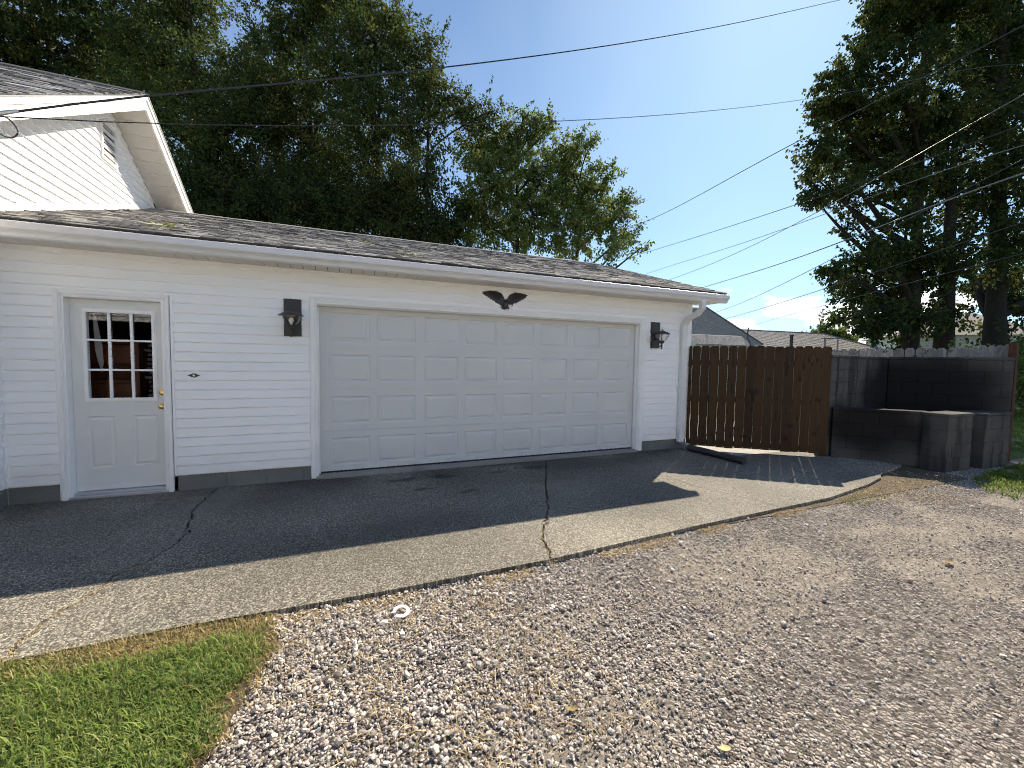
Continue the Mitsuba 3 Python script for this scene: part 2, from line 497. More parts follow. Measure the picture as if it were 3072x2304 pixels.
def rings(x0, x1, z0, z1, prof):
    """A stamped panel: nested rectangles (inset, depth), the last one filled."""
    v, f = [], []
    for (ins, d) in prof:
        v += [(x0 + ins, d, z0 + ins), (x1 - ins, d, z0 + ins), (x1 - ins, d, z1 - ins), (x0 + ins, d, z1 - ins)]
    for k in range(len(prof) - 1):
        for i in range(4):
            a, b = 4 * k + i, 4 * k + (i + 1) % 4
            f += [[a, b, b + 4], [a, b + 4, a + 4]]
    e = 4 * (len(prof) - 1)
    f += [[e, e + 1, e + 2], [e, e + 2, e + 3]]
    return trimesh.Trimesh(np.array(v, float), f, process=False)


PROF = [(0.0, 0.0), (0.010, 0.0125), (0.024, 0.0125), (0.050, 0.0030), (0.056, 0.0030)]
for s in range(4):
    z0, z1 = s * 0.5335 + 0.012 * (s == 0), (s + 1) * 0.5335 - 0.005
    pz0, pz1 = s * 0.5335 + 0.080, s * 0.5335 + 0.437
    holes = [sbox(a, pz0, b, pz1) for a, b in zip(PX, PX1)]
    fr = sbox(0.002, z0, 4.878, z1).difference(unary_union(holes))
    sec = numbered(ohd + '__section') if False else None
    m = trimesh.creation.extrude_polygon(fr, 0.03, engine='earcut')
    v = np.array(m.vertices)
    m.vertices = np.stack([v[:, 0], 0.03 - v[:, 2], v[:, 1]], 1)
    bev = ext_x([(0.0, z0), (0.03, z0 - 0.004), (0.03, z1 + 0.004), (0.012, z1 + 0.004), (0.012, z1), (0.03, z1)][:0] or [(0.014, z1 - 0.001), (0.03, z1 - 0.001), (0.03, z1 + 0.008), (0.014, z1 + 0.008)], 0.002, 4.878)
    obj('section', cat([m, bev]), 'overhead_white', ohd)
    for a, b in zip(PX, PX1):
        obj('panel', rings(a, b, pz0, pz1, PROF), 'overhead_white', ohd)
obj('bottom_seal', box(0.002, 4.878, 0.003, 0.028, -0.012, 0.0125), 'rubber_black', ohd)
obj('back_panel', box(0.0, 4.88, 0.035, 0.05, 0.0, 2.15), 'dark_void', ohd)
for xs in (0.0, 4.88):
    s = 1 if xs == 0 else -1
    obj('weather_seal', box(min(xs, xs + s * 0.012), max(xs, xs + s * 0.012), -0.018, -0.004, 0.0, 2.11), 'overhead_white', ohd)
# trim of the opening
trim = numbered(gar + '__overhead_door_trim')
obj('left_casing', cat([box(-0.086, -0.030, W - 0.030, W + 0.01, -0.035, 2.19, 0.004), box(-0.0299, -0.014, W - 0.022, W + 0.01, -0.03, 2.135, 0.003), box(-0.0139, -0.002, W - 0.018, 0.03, -0.03, 2.125, 0.002)]), 'trim_white', trim)
obj('right_casing', cat([box(4.910, 4.991, W - 0.030, W + 0.01, -0.035, 2.19, 0.004), box(4.894, 4.9099, W - 0.022, W + 0.01, -0.03, 2.135, 0.003), box(4.882, 4.8939, W - 0.018, 0.03, -0.03, 2.125, 0.002)]), 'trim_white', trim)
obj('head_casing', cat([box(-0.0859, 4.9909, W - 0.0304, W + 0.01, 2.155, 2.1904, 0.004), box(-0.029, 4.909, W - 0.0235, W + 0.01, 2.122, 2.1548, 0.003)]), 'trim_white', trim)
obj('head_jamb', box(-0.001, 4.881, W - 0.016, 0.03, 2.098, 2.1215, 0.002), 'soffit_white', trim)
obj('stop', cat([box(-0.0015, 0.014, -0.06, -0.022, 0, 2.09, 0.002), box(4.866, 4.8815, -0.06, -0.022, 0, 2.09, 0.002)]), 'trim_white', trim)
obj('drip_cap', box(-0.09, 4.995, W - 0.038, W - 0.002, 2.1905, 2.197), 'trim_white', trim)

# --- entry door
ent = numbered(gar + '__entry_door')
DX0, DX1, DY, DZ = -2.318, -1.531, -0.022, 2.037
lite = sbox(-2.185, 0.995, -1.638, 1.904)
pan = [sbox(-2.203, 0.253, -1.983, 0.804), sbox(-1.835, 0.253, -1.613, 0.804)]
leaf = sbox(DX0 + 0.003, 0.012, DX1 - 0.003, DZ - 0.004).difference(unary_union([lite] + pan))
m = trimesh.creation.extrude_polygon(leaf, 0.04, engine='earcut')
v = np.array(m.vertices)
m.vertices = np.stack([v[:, 0], DY + 0.04 - v[:, 2], v[:, 1]], 1)
obj('door_leaf', m, 'door_white', ent)
obj('back_sheet', cat([box(DX0, DX1, DY + 0.041, DY + 0.046, 0.01, 0.99), box(DX0, -2.19, DY + 0.041, DY + 0.046, 0.99, DZ), box(-1.633, DX1, DY + 0.041, DY + 0.046, 0.99, DZ)]), 'door_white', ent)
for p in pan:
    x0, z0, x1, z1 = p.bounds
    mm = rings(x0, x1, z0, z1, [(0, 0), (0.010, 0.009), (0.022, 0.009), (0.040, 0.001), (0.045, 0.001)])
    mm.vertices = np.array(mm.vertices) + np.array([0, DY, 0])
    obj('panel', mm, 'door_white', ent)
fo, fi = sbox(-2.216, 0.962, -1.607, 1.937), sbox(-2.182, 0.999, -1.641, 1.900)
obj('lite_frame', cat([ext_y(fo.difference(fi), DY - 0.012, DY - 0.0005), ext_y(sbox(-2.205, 0.973, -1.618, 1.926).difference(fi.buffer(0.0)), DY - 0.019, DY - 0.0121)]), 'trim_white', ent)
mz, mx = (1.297, 1.611), (-2.001, -1.816)
obj('muntin', cat([box(x - 0.013, x + 0.013, DY - 0.014, DY + 0.006, 0.999, 1.900, 0.004) for x in mx][:1]), 'trim_white', ent)
obj('muntin', box(mx[1] - 0.013, mx[1] + 0.013, DY - 0.014, DY + 0.006, 0.999, 1.900, 0.004), 'trim_white', ent)
for z in mz:
    obj('muntin', box(-2.182, -1.641, DY - 0.0135, DY + 0.0055, z - 0.011, z + 0.011, 0.004), 'trim_white', ent)
gx, gz = [-2.183, -2.001, -1.816, -1.640], [0.998, 1.297, 1.611, 1.901]
for i in range(3):
    for j in range(3):
        q = trimesh.Trimesh([[gx[i], DY + 0.008, gz[j]], [gx[i + 1], DY + 0.008, gz[j]], [gx[i + 1], DY + 0.008, gz[j + 1]], [gx[i], DY + 0.008, gz[j + 1]]], [[0, 1, 2], [0, 2, 3]], process=False)
        obj('pane', q, 'pane_glass', ent)


def axis_y(m, at):
    v = np.array(m.vertices)
    m.vertices = np.stack([v[:, 0] + at[0], at[1] - v[:, 2], v[:, 1] + at[2]], 1)
    return m


obj('knob', axis_y(lathe([(0, 0), (0.033, 0), (0.034, 0.005), (0.016, 0.010), (0.012, 0.028), (0.022, 0.034), (0.030, 0.046), (0.029, 0.058), (0.020, 0.066), (0.0, 0.068)], (0, 0, 0)), (-1.567, DY, 0.90)), 'brass', ent, smooth=40)
obj('deadbolt', axis_y(lathe([(0, 0), (0.033, 0), (0.034, 0.006), (0.028, 0.012), (0.017, 0.014), (0.016, 0.020), (0.006, 0.021), (0.0, 0.0205)], (0, 0, 0)), (-1.565, DY, 1.05)), 'brass', ent, smooth=40)
obj('threshold', cat([box(-2.34, -1.505, W - 0.02, 0.03, -0.075, -0.022, 0.004), box(-2.32, -1.525, -0.075, 0.02, -0.0215, 0.006, 0.004)]), 'galv', ent)
frm = numbered(gar + '__entry_door_frame')


def mould(x0, x1, z0, z1, name):
    obj(name, cat([box(x0, x1, W - 0.030, W + 0.012, z0, z1, 0.005)]), 'trim_white', frm)


mould(-2.392, -2.352, -0.05, 2.108, 'casing')
obj('jamb', cat([box(-2.3519, -2.338, W - 0.022, W + 0.01, -0.05, 2.066, 0.003), box(-2.3379, -2.318, W - 0.012, 0.03, -0.03, 2.0445, 0.002)]), 'trim_white', frm)
mould(-1.492, -1.459, -0.05, 2.108, 'casing')
obj('jamb', cat([box(-1.5059, -1.4921, W - 0.022, W + 0.01, -0.05, 2.066, 0.003), box(-1.531, -1.506, W - 0.012, 0.03, -0.03, 2.0445, 0.002)]), 'trim_white', frm)
obj('head_casing', cat([box(-2.351, -1.4925, W - 0.0298, W + 0.012, 2.0665, 2.1078, 0.005), box(-2.337, -1.507, W - 0.021, W + 0.01, 2.0452, 2.066, 0.003), box(-2.317, -1.532, W - 0.012, 0.03, 2.036, 2.045, 0.001)]), 'trim_white', frm)
obj('channel', cat([box(-1.452, -1.426, W - 0.020, W, 0.12, 2.118, 0.003), box(-2.40, -1.4525, W - 0.0195, W, 2.1085, 2.1185, 0.003)]), 'vinyl_white', frm)

# --- eaves: soffit, fascia, gutter
ns = 67
for k in range(ns):
    x0 = -2.79 + k * 0.1325
    if x0 > 6.0:
        break
    m = ext_x([(W - 0.016, 2.5145), (W - 0.016, 2.5215), (-0.432, 2.5215), (-0.432, 2.5145)], x0 + 0.0035, x0 + 0.1285)
    obj('soffit_panel', m, 'soffit_white', gar)
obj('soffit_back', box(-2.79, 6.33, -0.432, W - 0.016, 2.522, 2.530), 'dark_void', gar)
obj('soffit_end', box(6.019, 6.33, -0.4315, -0.02, 2.513, 2.5215, 0.002), 'soffit_white', gar)
obj('fascia', box(-2.80, 6.345, -0.447, -0.4325, 2.507, 2.672, 0.002), 'gutter_white', gar)
obj('drip_edge', box(-2.80, 6.40, -0.485, -0.4475, 2.648, 2.672), 'dark_void', gar)
sl = 0.335
obj('rake_fascia', cat([ext_x([(-0.44, 2.51), (-0.44, 2.685), (3.45, 3.985), (3.45, 3.83)], 6.33, 6.35), ext_x([(7.3, 2.51), (7.3, 2.685), (3.45, 3.985), (3.45, 3.83)], 6.33, 6.35)]), 'trim_white', gar)
gut = LineString([(-0.449, 2.646), (-0.449, 2.508), (-0.495, 2.508), (-0.507, 2.516), (-0.513, 2.535), (-0.528, 2.556), (-0.548, 2.572), (-0.552, 2.585), (-0.552, 2.633), (-0.540, 2.639), (-0.538, 2.632)]).buffer(0.0022, cap_style=2, join_style=1, quad_segs=2)
obj('gutter', ext_x(gut, -2.80, 6.40), 'gutter_white', gar, smooth=30)
obj('gutter_joint', ext_x(LineString([(-0.495, 2.5065), (-0.507, 2.5145), (-0.514, 2.5345), (-0.529, 2.5555), (-0.549, 2.5715), (-0.5535, 2.585), (-0.5535, 2.635)]).buffer(0.0025, cap_style=2, quad_segs=2), -0.86, -0.80), 'gutter_white', gar, smooth=30)
obj('gutter_cap', ext_x(Polygon([(-0.449, 2.636), (-0.449, 2.508), (-0.495, 2.508), (-0.513, 2.535), (-0.528, 2.556), (-0.548, 2.572), (-0.552, 2.585), (-0.552, 2.635)]), 6.398, 6.402), 'gutter_white', gar)


def rect_tube(pts, w, d, r=0.012):
    """A square-section downspout along points that lie in a plane x = const."""
    ms = []
    for a, b in zip(pts[:-1], pts[1:]):
        a, b = np.array(a), np.array(b)
        t = (b - a) / np.linalg.norm(b - a)
        side = np.array([1.0, 0, 0])
        n = np.cross(t, side)
        n /= np.linalg.norm(n)
        ring = [sx * side * w / 2 + sn * n * d / 2 for sx, sn in ((-1, -1), (1, -1), (1, 1), (-1, 1))]
        a0, b0 = a - t * d * 0.22, b + t * d * 0.22
        ms.append(hexa([a0 + q for q in ring], [b0 + q for q in ring]))
    return cat(ms)


dsp = numbered(gar + '__downspout')
obj('outlet', rect_tube([(5.845, -0.50, 2.515), (5.845, -0.50, 2.40)], 0.085, 0.072), 'gutter_white', dsp)
obj('elbow', cat([rect_tube([(5.845, -0.50, 2.40), (5.832, -0.42, 2.31)], 0.088, 0.070), rect_tube([(5.832, -0.42, 2.31), (5.805, -0.24, 2.235)], 0.084, 0.068), rect_tube([(5.805, -0.24, 2.235), (5.800, -0.165, 2.13)], 0.088, 0.070)]), 'gutter_white', dsp)
obj('leader', rect_tube([(5.800, -0.160, 2.13), (5.800, -0.160, 0.10)], 0.105, 0.068), 'gutter_white', dsp)
obj('crimp', cat([box(5.744, 5.856, -0.1975, -0.122, z, z + 0.012, 0.003) for z in (2.095, 1.985)]), 'gutter_white', dsp)
obj('strap', box(5.715, 5.858, -0.1985, -0.1165, 1.03, 1.055, 0.003), 'gutter_white', dsp)

# --- roof
roof = numbered(gar + '__roof')
ROOF_X0, ROOF_X1 = -2.80, 6.40
deck = Polygon([(-0.47, 2.640), (-0.50, 2.672), (3.45, 2.672 + 3.95 * sl), (7.4, 2.672), (7.37, 2.64), (3.45, 2.64 + 3.92 * sl - 0.02)])
obj('deck', ext_x(deck, ROOF_X0, ROOF_X1 - 0.01), 'shingle_b', roof)
es = np.array([0, math.cos(PITCH), math.sin(PITCH)])
en = np.array([0, -math.sin(PITCH), math.cos(PITCH)])


def shingle(x0, x1, s0, t, es, en, O, ln=0.20):
    def P(x, s, n):
        return np.array([x, 0, 0]) + O + es * s + en * n
    return hexa([P(x0, s0, 0), P(x1, s0, 0), P(x1, s0 + ln, -0.001), P(x0, s0 + ln, -0.001)], [P(x0, s0, t), P(x1, s0, t), P(x1, s0 + ln, 0.001), P(x0, s0 + ln, 0.001)])


def shingle_rows(holder, O, es, en, X0, X1, L, parts_rows, expo, seed, flip=1):
    r = np.random.default_rng(seed)
    rest = [[] for _ in SH]
    nrow = int(L / expo)
    for i in range(nrow):
        x = X0 - r.uniform(0, 0.3)
        while x < X1:
            w = r.choice([0.10, 0.14, 0.19, 0.25]) * r.uniform(0.9, 1.1)
            a, b = max(X0, x), min(X1, x + w)
            x += w
            if b - a < 0.03:
                continue
            c = min(4, max(0, int(r.normal(2.1, 1.05))))
            m = shingle(a + 0.0015, b - 0.0015, i * expo + r.normal(0, 0.0015), r.choice([0.006, 0.012]) + r.uniform(0, 0.002), es, en, O)
            if i < parts_rows:
                obj('shingle', m, SH[c], holder)
            else:
                rest[c].append(m)
    return rest


O_front = np.array([0, -0.515, 2.672 - 0.015 * sl + 0.002])
rest = shingle_rows(roof, O_front, es, en, ROOF_X0, ROOF_X1, 3.965 / math.cos(PITCH), 5, 0.14, 21)
allrest, cols = [], []
for c, ms in enumerate(rest):
    if ms:
        k = obj('upper_shingles', cat(ms), SH[c], roof)
        labels[k] = {'kind': 'stuff'}
obj('rear_slope', ext_x([(3.45, 2.69 + 3.95 * sl), (7.42, 2.682), (7.42, 2.674), (3.45, 2.675 + 3.95 * sl)], ROOF_X0, ROOF_X1), 'shingle_c', roof)
cap = []
rr = np.random.default_rng(5)
x = ROOF_X0
while x < ROOF_X1 - 0.05:
    zr = 2.672 + 3.95 * sl + 0.012
    cap.append(ext_x([(3.45 - 0.14, zr - 0.14 * sl), (3.45, zr), (3.45 + 0.14, zr - 0.14 * sl), (3.45 + 0.14, zr - 0.14 * sl + 0.008), (3.45, zr + 0.010 + rr.uniform(0, 0.004)), (3.45 - 0.14, zr - 0.14 * sl + 0.008)], x, min(x + 0.15, ROOF_X1)))
    x += 0.148
obj('ridge_cap', cat(cap), 'shingle_d', roof)

# ================================================================== wall lamps, eagle, doorbell
def wall_lamp(cx, label):
    t = thing('wall_lamp', label, 'lamp', 'black lanterns beside the garage door')
    yb = W - 0.014
    y = -0.285
    obj('backplate', cat([box(cx - 0.094, cx + 0.094, yb - 0.020, yb, 1.714, 2.156, 0.004), box(cx - 0.080, cx + 0.080, yb - 0.026, yb - 0.0201, 1.730, 2.140, 0.003)]), 'metal_black', t)
    obj('mount', axis_y(lathe([(0, 0), (0.05, 0), (0.05, 0.008), (0.035, 0.018), (0.014, 0.022), (0.0, 0.023)], (0, 0, 0)), (cx, yb - 0.026, 1.90)), 'metal_black', t, smooth=35)
    arm = spline([(cx, yb - 0.030, 1.90), (cx, yb - 0.08, 1.86), (cx, yb - 0.095, 1.79), (cx, y + 0.05, 1.745), (cx, y + 0.005, 1.775)], 20)
    scroll = [(cx, y + 0.055 + 0.022 * math.cos(a), 1.80 + 0.022 * math.sin(a)) for a in np.linspace(-1.6, 3.6, 14)]
    obj('arm', cat([tube(arm, 0.008, 8), tube(scroll, 0.006, 8)]), 'metal_black', t, smooth=50)
    obj('stem', lathe([(0.0, 1.695), (0.008, 1.70), (0.014, 1.715), (0.010, 1.73), (0.017, 1.75), (0.012, 1.775), (0.020, 1.79), (0.040, 1.80), (0.044, 1.825), (0.036, 1.838), (0.0, 1.838)], (cx, y, 0)), 'metal_black', t, smooth=35)
    obj('roof_cap', lathe([(0.0, 2.035), (0.006, 2.03), (0.010, 2.018), (0.006, 2.008), (0.022, 2.003), (0.060, 1.990), (0.098, 1.972), (0.130, 1.950), (0.134, 1.944), (0.128, 1.944), (0.0, 1.960)], (cx, y, 0)), 'metal_black', t, smooth=35)
    obj('glass_bowl', lathe([(0.100, 1.944), (0.099, 1.925), (0.090, 1.895), (0.072, 1.863), (0.050, 1.842), (0.038, 1.838)], (cx, y, 0)), 'lamp_glass', t, smooth=True)
    for k in range(4):
        a = math.pi / 4 + k * math.pi / 2
        pts = [(cx + math.cos(a) * rr_, y + math.sin(a) * rr_, z) for rr_, z in ((0.106, 1.946), (0.104, 1.922), (0.094, 1.892), (0.076, 1.860), (0.050, 1.836))]
        obj('rib', tube(spline(pts, 9), 0.0042, 6), 'metal_black', t, smooth=50)
    obj('bulb', lathe([(0.0, 1.925), (0.018, 1.918), (0.026, 1.895), (0.020, 1.868), (0.012, 1.853), (0.012, 1.838), (0, 1.838)], (cx, y, 0)), 'bulb_white', t, smooth=True)


wall_lamp(-0.266, 'black wall lantern with clear bowl left of the wide garage door')
wall_lamp(5.200, 'black wall lantern on backboard between garage door and downspout')

eag = thing('eagle_plaque', 'black cast eagle with spread wings mounted above the garage door', 'ornament')
EP = [(2.104, 2.427), (2.209, 2.448), (2.335, 2.445), (2.396, 2.421), (2.43, 2.372), (2.445, 2.335), (2.475, 2.337), (2.503, 2.393), (2.558, 2.436), (2.644, 2.451), (2.73, 2.444), (2.812, 2.427), (2.76, 2.396), (2.703, 2.366), (2.663, 2.34), (2.618, 2.308), (2.584, 2.292), (2.538, 2.308), (2.527, 2.265), (2.499, 2.269), (2.522, 2.218), (2.509, 2.202), (2.483, 2.218), (2.444, 2.213), (2.382, 2.261), (2.37, 2.276), (2.32, 2.282), (2.293, 2.311), (2.276, 2.331), (2.221, 2.362), (2.172, 2.379), (2.134, 2.401)]


def feathered(pts, lo):
    """Scallops the lower wing edge with feather tips."""
    p = Polygon(pts)
    tips = []
    r = np.random.default_rng(8)
    for a, b in lo:
        a, b = np.array(a), np.array(b)
        n = int(np.linalg.norm(b - a) / 0.036)
        for k in range(n + 1):
            c = a + (b - a) * k / max(n, 1)
            tips.append(Point(*c).buffer(0.019 + 0.004 * r.uniform()))
    return unary_union([p] + tips).buffer(0)


yE = W - 0.016
wl = feathered([q for q in EP if q[0] < 2.475], [((2.134, 2.405), (2.276, 2.338)), ((2.276, 2.338), (2.37, 2.285))])
wr = feathered([(2.46, 2.30)] + [q for q in EP if q[0] > 2.474 and q[1] > 2.29], [((2.76, 2.40), (2.62, 2.318)), ((2.62, 2.318), (2.56, 2.305))])
for nm, w_, rt in (('wing', wl, (2.43, 2.31)), ('wing', wr, (2.50, 2.31))):
    fe = []
    x0, z0, x1, z1 = w_.bounds
    for k in range(9):
        u = k / 8
        tip = (x0 + 0.02 + u * 0.22, 2.415 - u * 0.11) if rt[0] < 2.45 else (x1 - 0.02 - u * 0.22, 2.415 - u * 0.11)
        top = (rt[0] + (tip[0] - rt[0]) * 0.35, min(2.44, rt[1] + 0.10 + (1 - u) * 0.03))
        fe.append(tube([(top[0], yE - 0.017, top[1]), ((top[0] + tip[0]) / 2, yE - 0.021, (top[1] + tip[1]) / 2 + 0.01), (tip[0], yE - 0.014, tip[1])], [0.010, 0.012, 0.004], 6))
    obj(nm, cat([ext_y(w_.simplify(0.002), yE - 0.016, yE)] + fe), 'eagle_black', eag, smooth=35)
obj('body', cat([sphere((2.462, yE - 0.018, 2.275), 1, 2, (0.040, 0.026, 0.072)), sphere((2.44, yE - 0.012, 2.225), 1, 2, (0.050, 0.018, 0.026)), tube([(2.47, yE - 0.02, 2.24), (2.505, yE - 0.02, 2.222), (2.512, yE - 0.02, 2.205)], [0.016, 0.012, 0.006], 7)]), 'eagle_black', eag, smooth=True)
obj('head', cat([sphere((2.520, yE - 0.024, 2.298), 1, 2, (0.036, 0.022, 0.026)), tube([(2.530, yE - 0.026, 2.300), (2.560, yE - 0.026, 2.290), (2.568, yE - 0.026, 2.262), (2.560, yE - 0.026, 2.246)], [0.020, 0.018, 0.011, 0.003], 7)]), 'eagle_black', eag, smooth=True)
obj('foot', cat([tube([(2.42, yE - 0.015, 2.25), (2.39, yE - 0.018, 2.265), (2.372, yE - 0.016, 2.262)], [0.012, 0.010, 0.004], 6)]), 'eagle_black', eag, smooth=True)

bell = thing('doorbell', 'small dark ornate doorbell on siding between entry door and lantern', 'doorbell')
obj('escutcheon', ext_y(Polygon([(-1.313, 1.243), (-1.292, 1.250), (-1.272, 1.262), (-1.252, 1.267), (-1.232, 1.262), (-1.212, 1.250), (-1.191, 1.243), (-1.212, 1.236), (-1.232, 1.224), (-1.252, 1.219), (-1.272, 1.224), (-1.292, 1.236)]), W - 0.022, W - 0.008), 'metal_black', bell)
obj('button', axis_y(lathe([(0, 0), (0.012, 0), (0.011, 0.006), (0.006, 0.009), (0, 0.010)], (0, 0, 0), 16), (-1.252, W - 0.022, 1.243)), 'ring_white', bell, smooth=True)

# seen through the door glass
cabt = thing('wooden_cabinet', 'reddish brown wooden cabinet seen through the entry door glass', 'cabinet')
obj('carcass', cat([box(-2.75, -2.69, 0.55, 1.0, 0, 1.62), box(-2.02, -1.97, 0.55, 1.0, 0, 1.62), box(-2.69, -2.02, 0.97, 1.0, 0, 1.62)]), 'cabinet_wood', cabt)
for z in (0.05, 0.72, 1.13, 1.59):
    obj('shelf', box(-2.69, -2.02, 0.552, 0.97, z, z + 0.03), 'cabinet_wood', cabt)
obj('drawer_front', box(-2.685, -2.025, 0.535, 0.55, 0.76, 1.12, 0.004), 'cabinet_wood', cabt)
obj('upper_front', box(-2.685, -2.025, 0.535, 0.55, 1.36, 1.58, 0.004), 'cabinet_wood', cabt)
stk = thing('lumber_stack', 'stack of pale boards standing behind the right door panes', 'lumber')
for k in range(13):
    obj('board', box(-1.92 + rb.uniform(-0.03, 0.03), -1.2, 0.62 + rb.uniform(-0.03, 0.03), 0.8, 0.9 + k * 0.055, 0.93 + k * 0.055), 'fence_grey', stk)
obj('pedestal', box(-1.9, -1.25, 0.62, 0.8, 0, 0.9), 'cabinet_wood', stk)
cur = thing('hanging_cloth', 'narrow white cloth hanging behind the left door panes', 'cloth')
obj('fold', ext_y(Polygon([(-2.175, 1.89), (-2.15, 1.89), (-2.105, 1.55), (-2.10, 1.38), (-2.115, 1.26), (-2.14, 1.36), (-2.165, 1.5)]), 0.075, 0.080), 'cloth_white', cur)

# ================================================================== the house on the left
hou = thing('house', 'white vinyl sided house with steep gable and louvred vent beside the garage', 'house')
HX, PK, SP, ZP, HY = -2.80, 2.08, 0.572, 5.03, -1.25


def zs(y):
    return ZP - SP * abs(y - PK)


def roofz(y):
    return 2.845 + sl * y


def lap_x(y0b, y1b, y0t, y1t, za, zb):
    return hexa([(HX - 0.002, y0b, za), (HX - 0.002, y1b, za), (HX + 0.0225, y1b, za), (HX + 0.0225, y0b, za)], [(HX - 0.002, y0t, zb), (HX - 0.002, y1t, zb), (HX + 0.002, y1t, zb), (HX + 0.002, y0t, zb)])


i = 0
while True:
    za, zb = Z0 + i * STEP, Z0 + (i + 1) * STEP + 0.003
    if zb > 5.02:
        break
    if zb < 2.50:
        obj('siding_panel', lap_x(HY, W - 0.042, HY, W - 0.042, za, zb), 'vinyl_white', hou)
    else:
        f0, f1 = max(HY, PK - (ZP - za) / SP), max(HY, PK - (ZP - zb) / SP)
        ra, rb_ = PK + (ZP - za) / SP, PK + (ZP - zb) / SP
        ga, gb = (za - 2.86) / sl, (zb - 2.86) / sl
        e0, e1 = min(ra, ga), min(rb_, gb)
        if e0 > f0 + 0.05:
            obj('gable_siding_panel', lap_x(f0, e0, f1, max(e1, f1 + 0.01), za, zb), 'vinyl_white', hou)
    i += 1
obj('wall', cat([ext_x([(HY, -0.1), (HY, zs(HY) - 0.02), (PK, ZP - 0.02), (5.41, zs(5.41) - 0.02), (5.41, -0.1)], HX - 0.15, HX - 0.001), box(-12, HX - 0.15, HY, HY + 0.15, -0.1, 3.1), box(-12, HX - 0.15, 5.26, 5.41, -0.1, 3.1), box(-12, -11.85, HY + 0.15, 5.26, -0.1, 3.1)]), 'vinyl_white', hou)
obj('foundation', box(HX - 0.14, HX + 0.006, HY, W - 0.005, -0.12, 0.122), 'foundation', hou)
# flashing where the gable meets the garage roof
obj('flashing', hexa([(HX + 0.002, -0.30, roofz(-0.30) - 0.01), (HX + 0.03, -0.30, roofz(-0.30) - 0.01), (HX + 0.03, 3.45, roofz(3.45) - 0.01), (HX + 0.002, 3.45, roofz(3.45) - 0.01)], [(HX + 0.002, -0.30, roofz(-0.30) + 0.075), (HX + 0.018, -0.30, roofz(-0.30) + 0.075), (HX + 0.018, 3.45, roofz(3.45) + 0.075), (HX + 0.002, 3.45, roofz(3.45) + 0.075)]), 'trim_white', hou)
vent = numbered(hou + '__gable_vent')
vo, vi = sbox(1.87, 4.18, 2.29, 4.715), sbox(1.905, 4.215, 2.255, 4.68)
obj('frame', ext_x(vo.difference(vi), HX + 0.002, HX + 0.036), 'trim_white', vent)
obj('backing', ext_x(vi, HX + 0.0025, HX + 0.012), 'dark_void', vent)
for k in range(11):
    z = 4.222 + k * 0.0418
    obj('louver', hexa([(HX + 0.014, 1.905, z + 0.010), (HX + 0.014, 2.255, z + 0.010), (HX + 0.032, 2.255, z), (HX + 0.032, 1.905, z)], [(HX + 0.014, 1.905, z + 0.016), (HX + 0.014, 2.255, z + 0.016), (HX + 0.033, 2.255, z + 0.008), (HX + 0.033, 1.905, z + 0.008)]), 'trim_white', vent)
RX = -2.34


def chev(lo, hi, y0, y1):
    return Polygon([(y0, zs(y0) + lo), (PK, ZP + lo), (y1, zs(y1) + lo), (y1, zs(y1) + hi), (PK, ZP + hi), (y0, zs(y0) + hi)])


obj('rake_board', ext_x(chev(0.0, 0.165, -1.66, 4.0), RX - 0.022, RX), 'trim_white', hou)
obj('rake_trim', ext_x(chev(0.1375, 0.207, -1.66, 4.0), RX + 0.0005, RX + 0.016), 'trim_white', hou)
obj('shingle_mould', ext_x(chev(0.2075, 0.218, -1.70, 4.02), RX - 0.02, RX + 0.028), 'galv', hou)
th = math.atan(SP)
for sgn in (-1, 1):
    s = 0.0
    while s < (3.7 if sgn < 0 else 2.2):
        ya, yb_ = PK + sgn * s, PK + sgn * (s + 0.192)
        ya2, yb2 = ya + sgn * 0.004, yb_
        za, zb = zs(ya2), zs(yb2)
        a = [(HX + 0.02, ya2, za), (HX + 0.02, yb2, zb), (RX - 0.022, yb2, zb), (RX - 0.022, ya2, za)]
        b = [(q[0], q[1], q[2] + 0.008) for q in a]
        obj('soffit_panel', hexa(a, b), 'soffit_white', hou)
        s += 0.196
    a = [(HX, PK, ZP + 0.009), (HX, PK + sgn * 3.75, zs(PK + sgn * 3.75) + 0.009), (RX - 0.022, PK + sgn * 3.75, zs(PK + sgn * 3.75) + 0.009), (RX - 0.022, PK, ZP + 0.009)]
    obj('soffit_back', hexa(a, [(q[0], q[1], q[2] + 0.008) for q in a]), 'soffit_white', hou)
obj('eave_fascia', box(-12.2, RX - 0.023, -1.70, -1.68, zs(-1.70), zs(-1.70) + 0.19), 'trim_white', hou)
hroof = numbered(hou + '__roof')
obj('deck', ext_x(chev(0.19, 0.222, -1.70, 5.86), -12.2, RX - 0.023), 'shingle_b', hroof)
e2 = np.array([0, math.cos(th), math.sin(th)])
n2 = np.array([0, -math.sin(th), math.cos(th)])
OH = np.array([0, -1.70, zs(-1.70) + 0.224])
rest = shingle_rows(hroof, OH, e2, n2, -6.5, RX + 0.032, (PK + 1.70) / math.cos(th), 0, 0.14, 33)
for c, ms in enumerate(rest):
    if ms:
        k = obj('front_shingles', cat(ms), SH[c], hroof)
        labels[k] = {'kind': 'stuff'}
obj('ridge_cap', cat([ext_x([(PK - 0.13, zs(PK - 0.13) + 0.232), (PK, ZP + 0.236), (PK + 0.13, zs(PK + 0.13) + 0.232), (PK + 0.13, zs(PK + 0.13) + 0.242), (PK, ZP + 0.250), (PK - 0.13, zs(PK - 0.13) + 0.242)], x, x + 0.146) for x in np.arange(-7, RX - 0.1, 0.15)]), 'shingle_a', hroof)

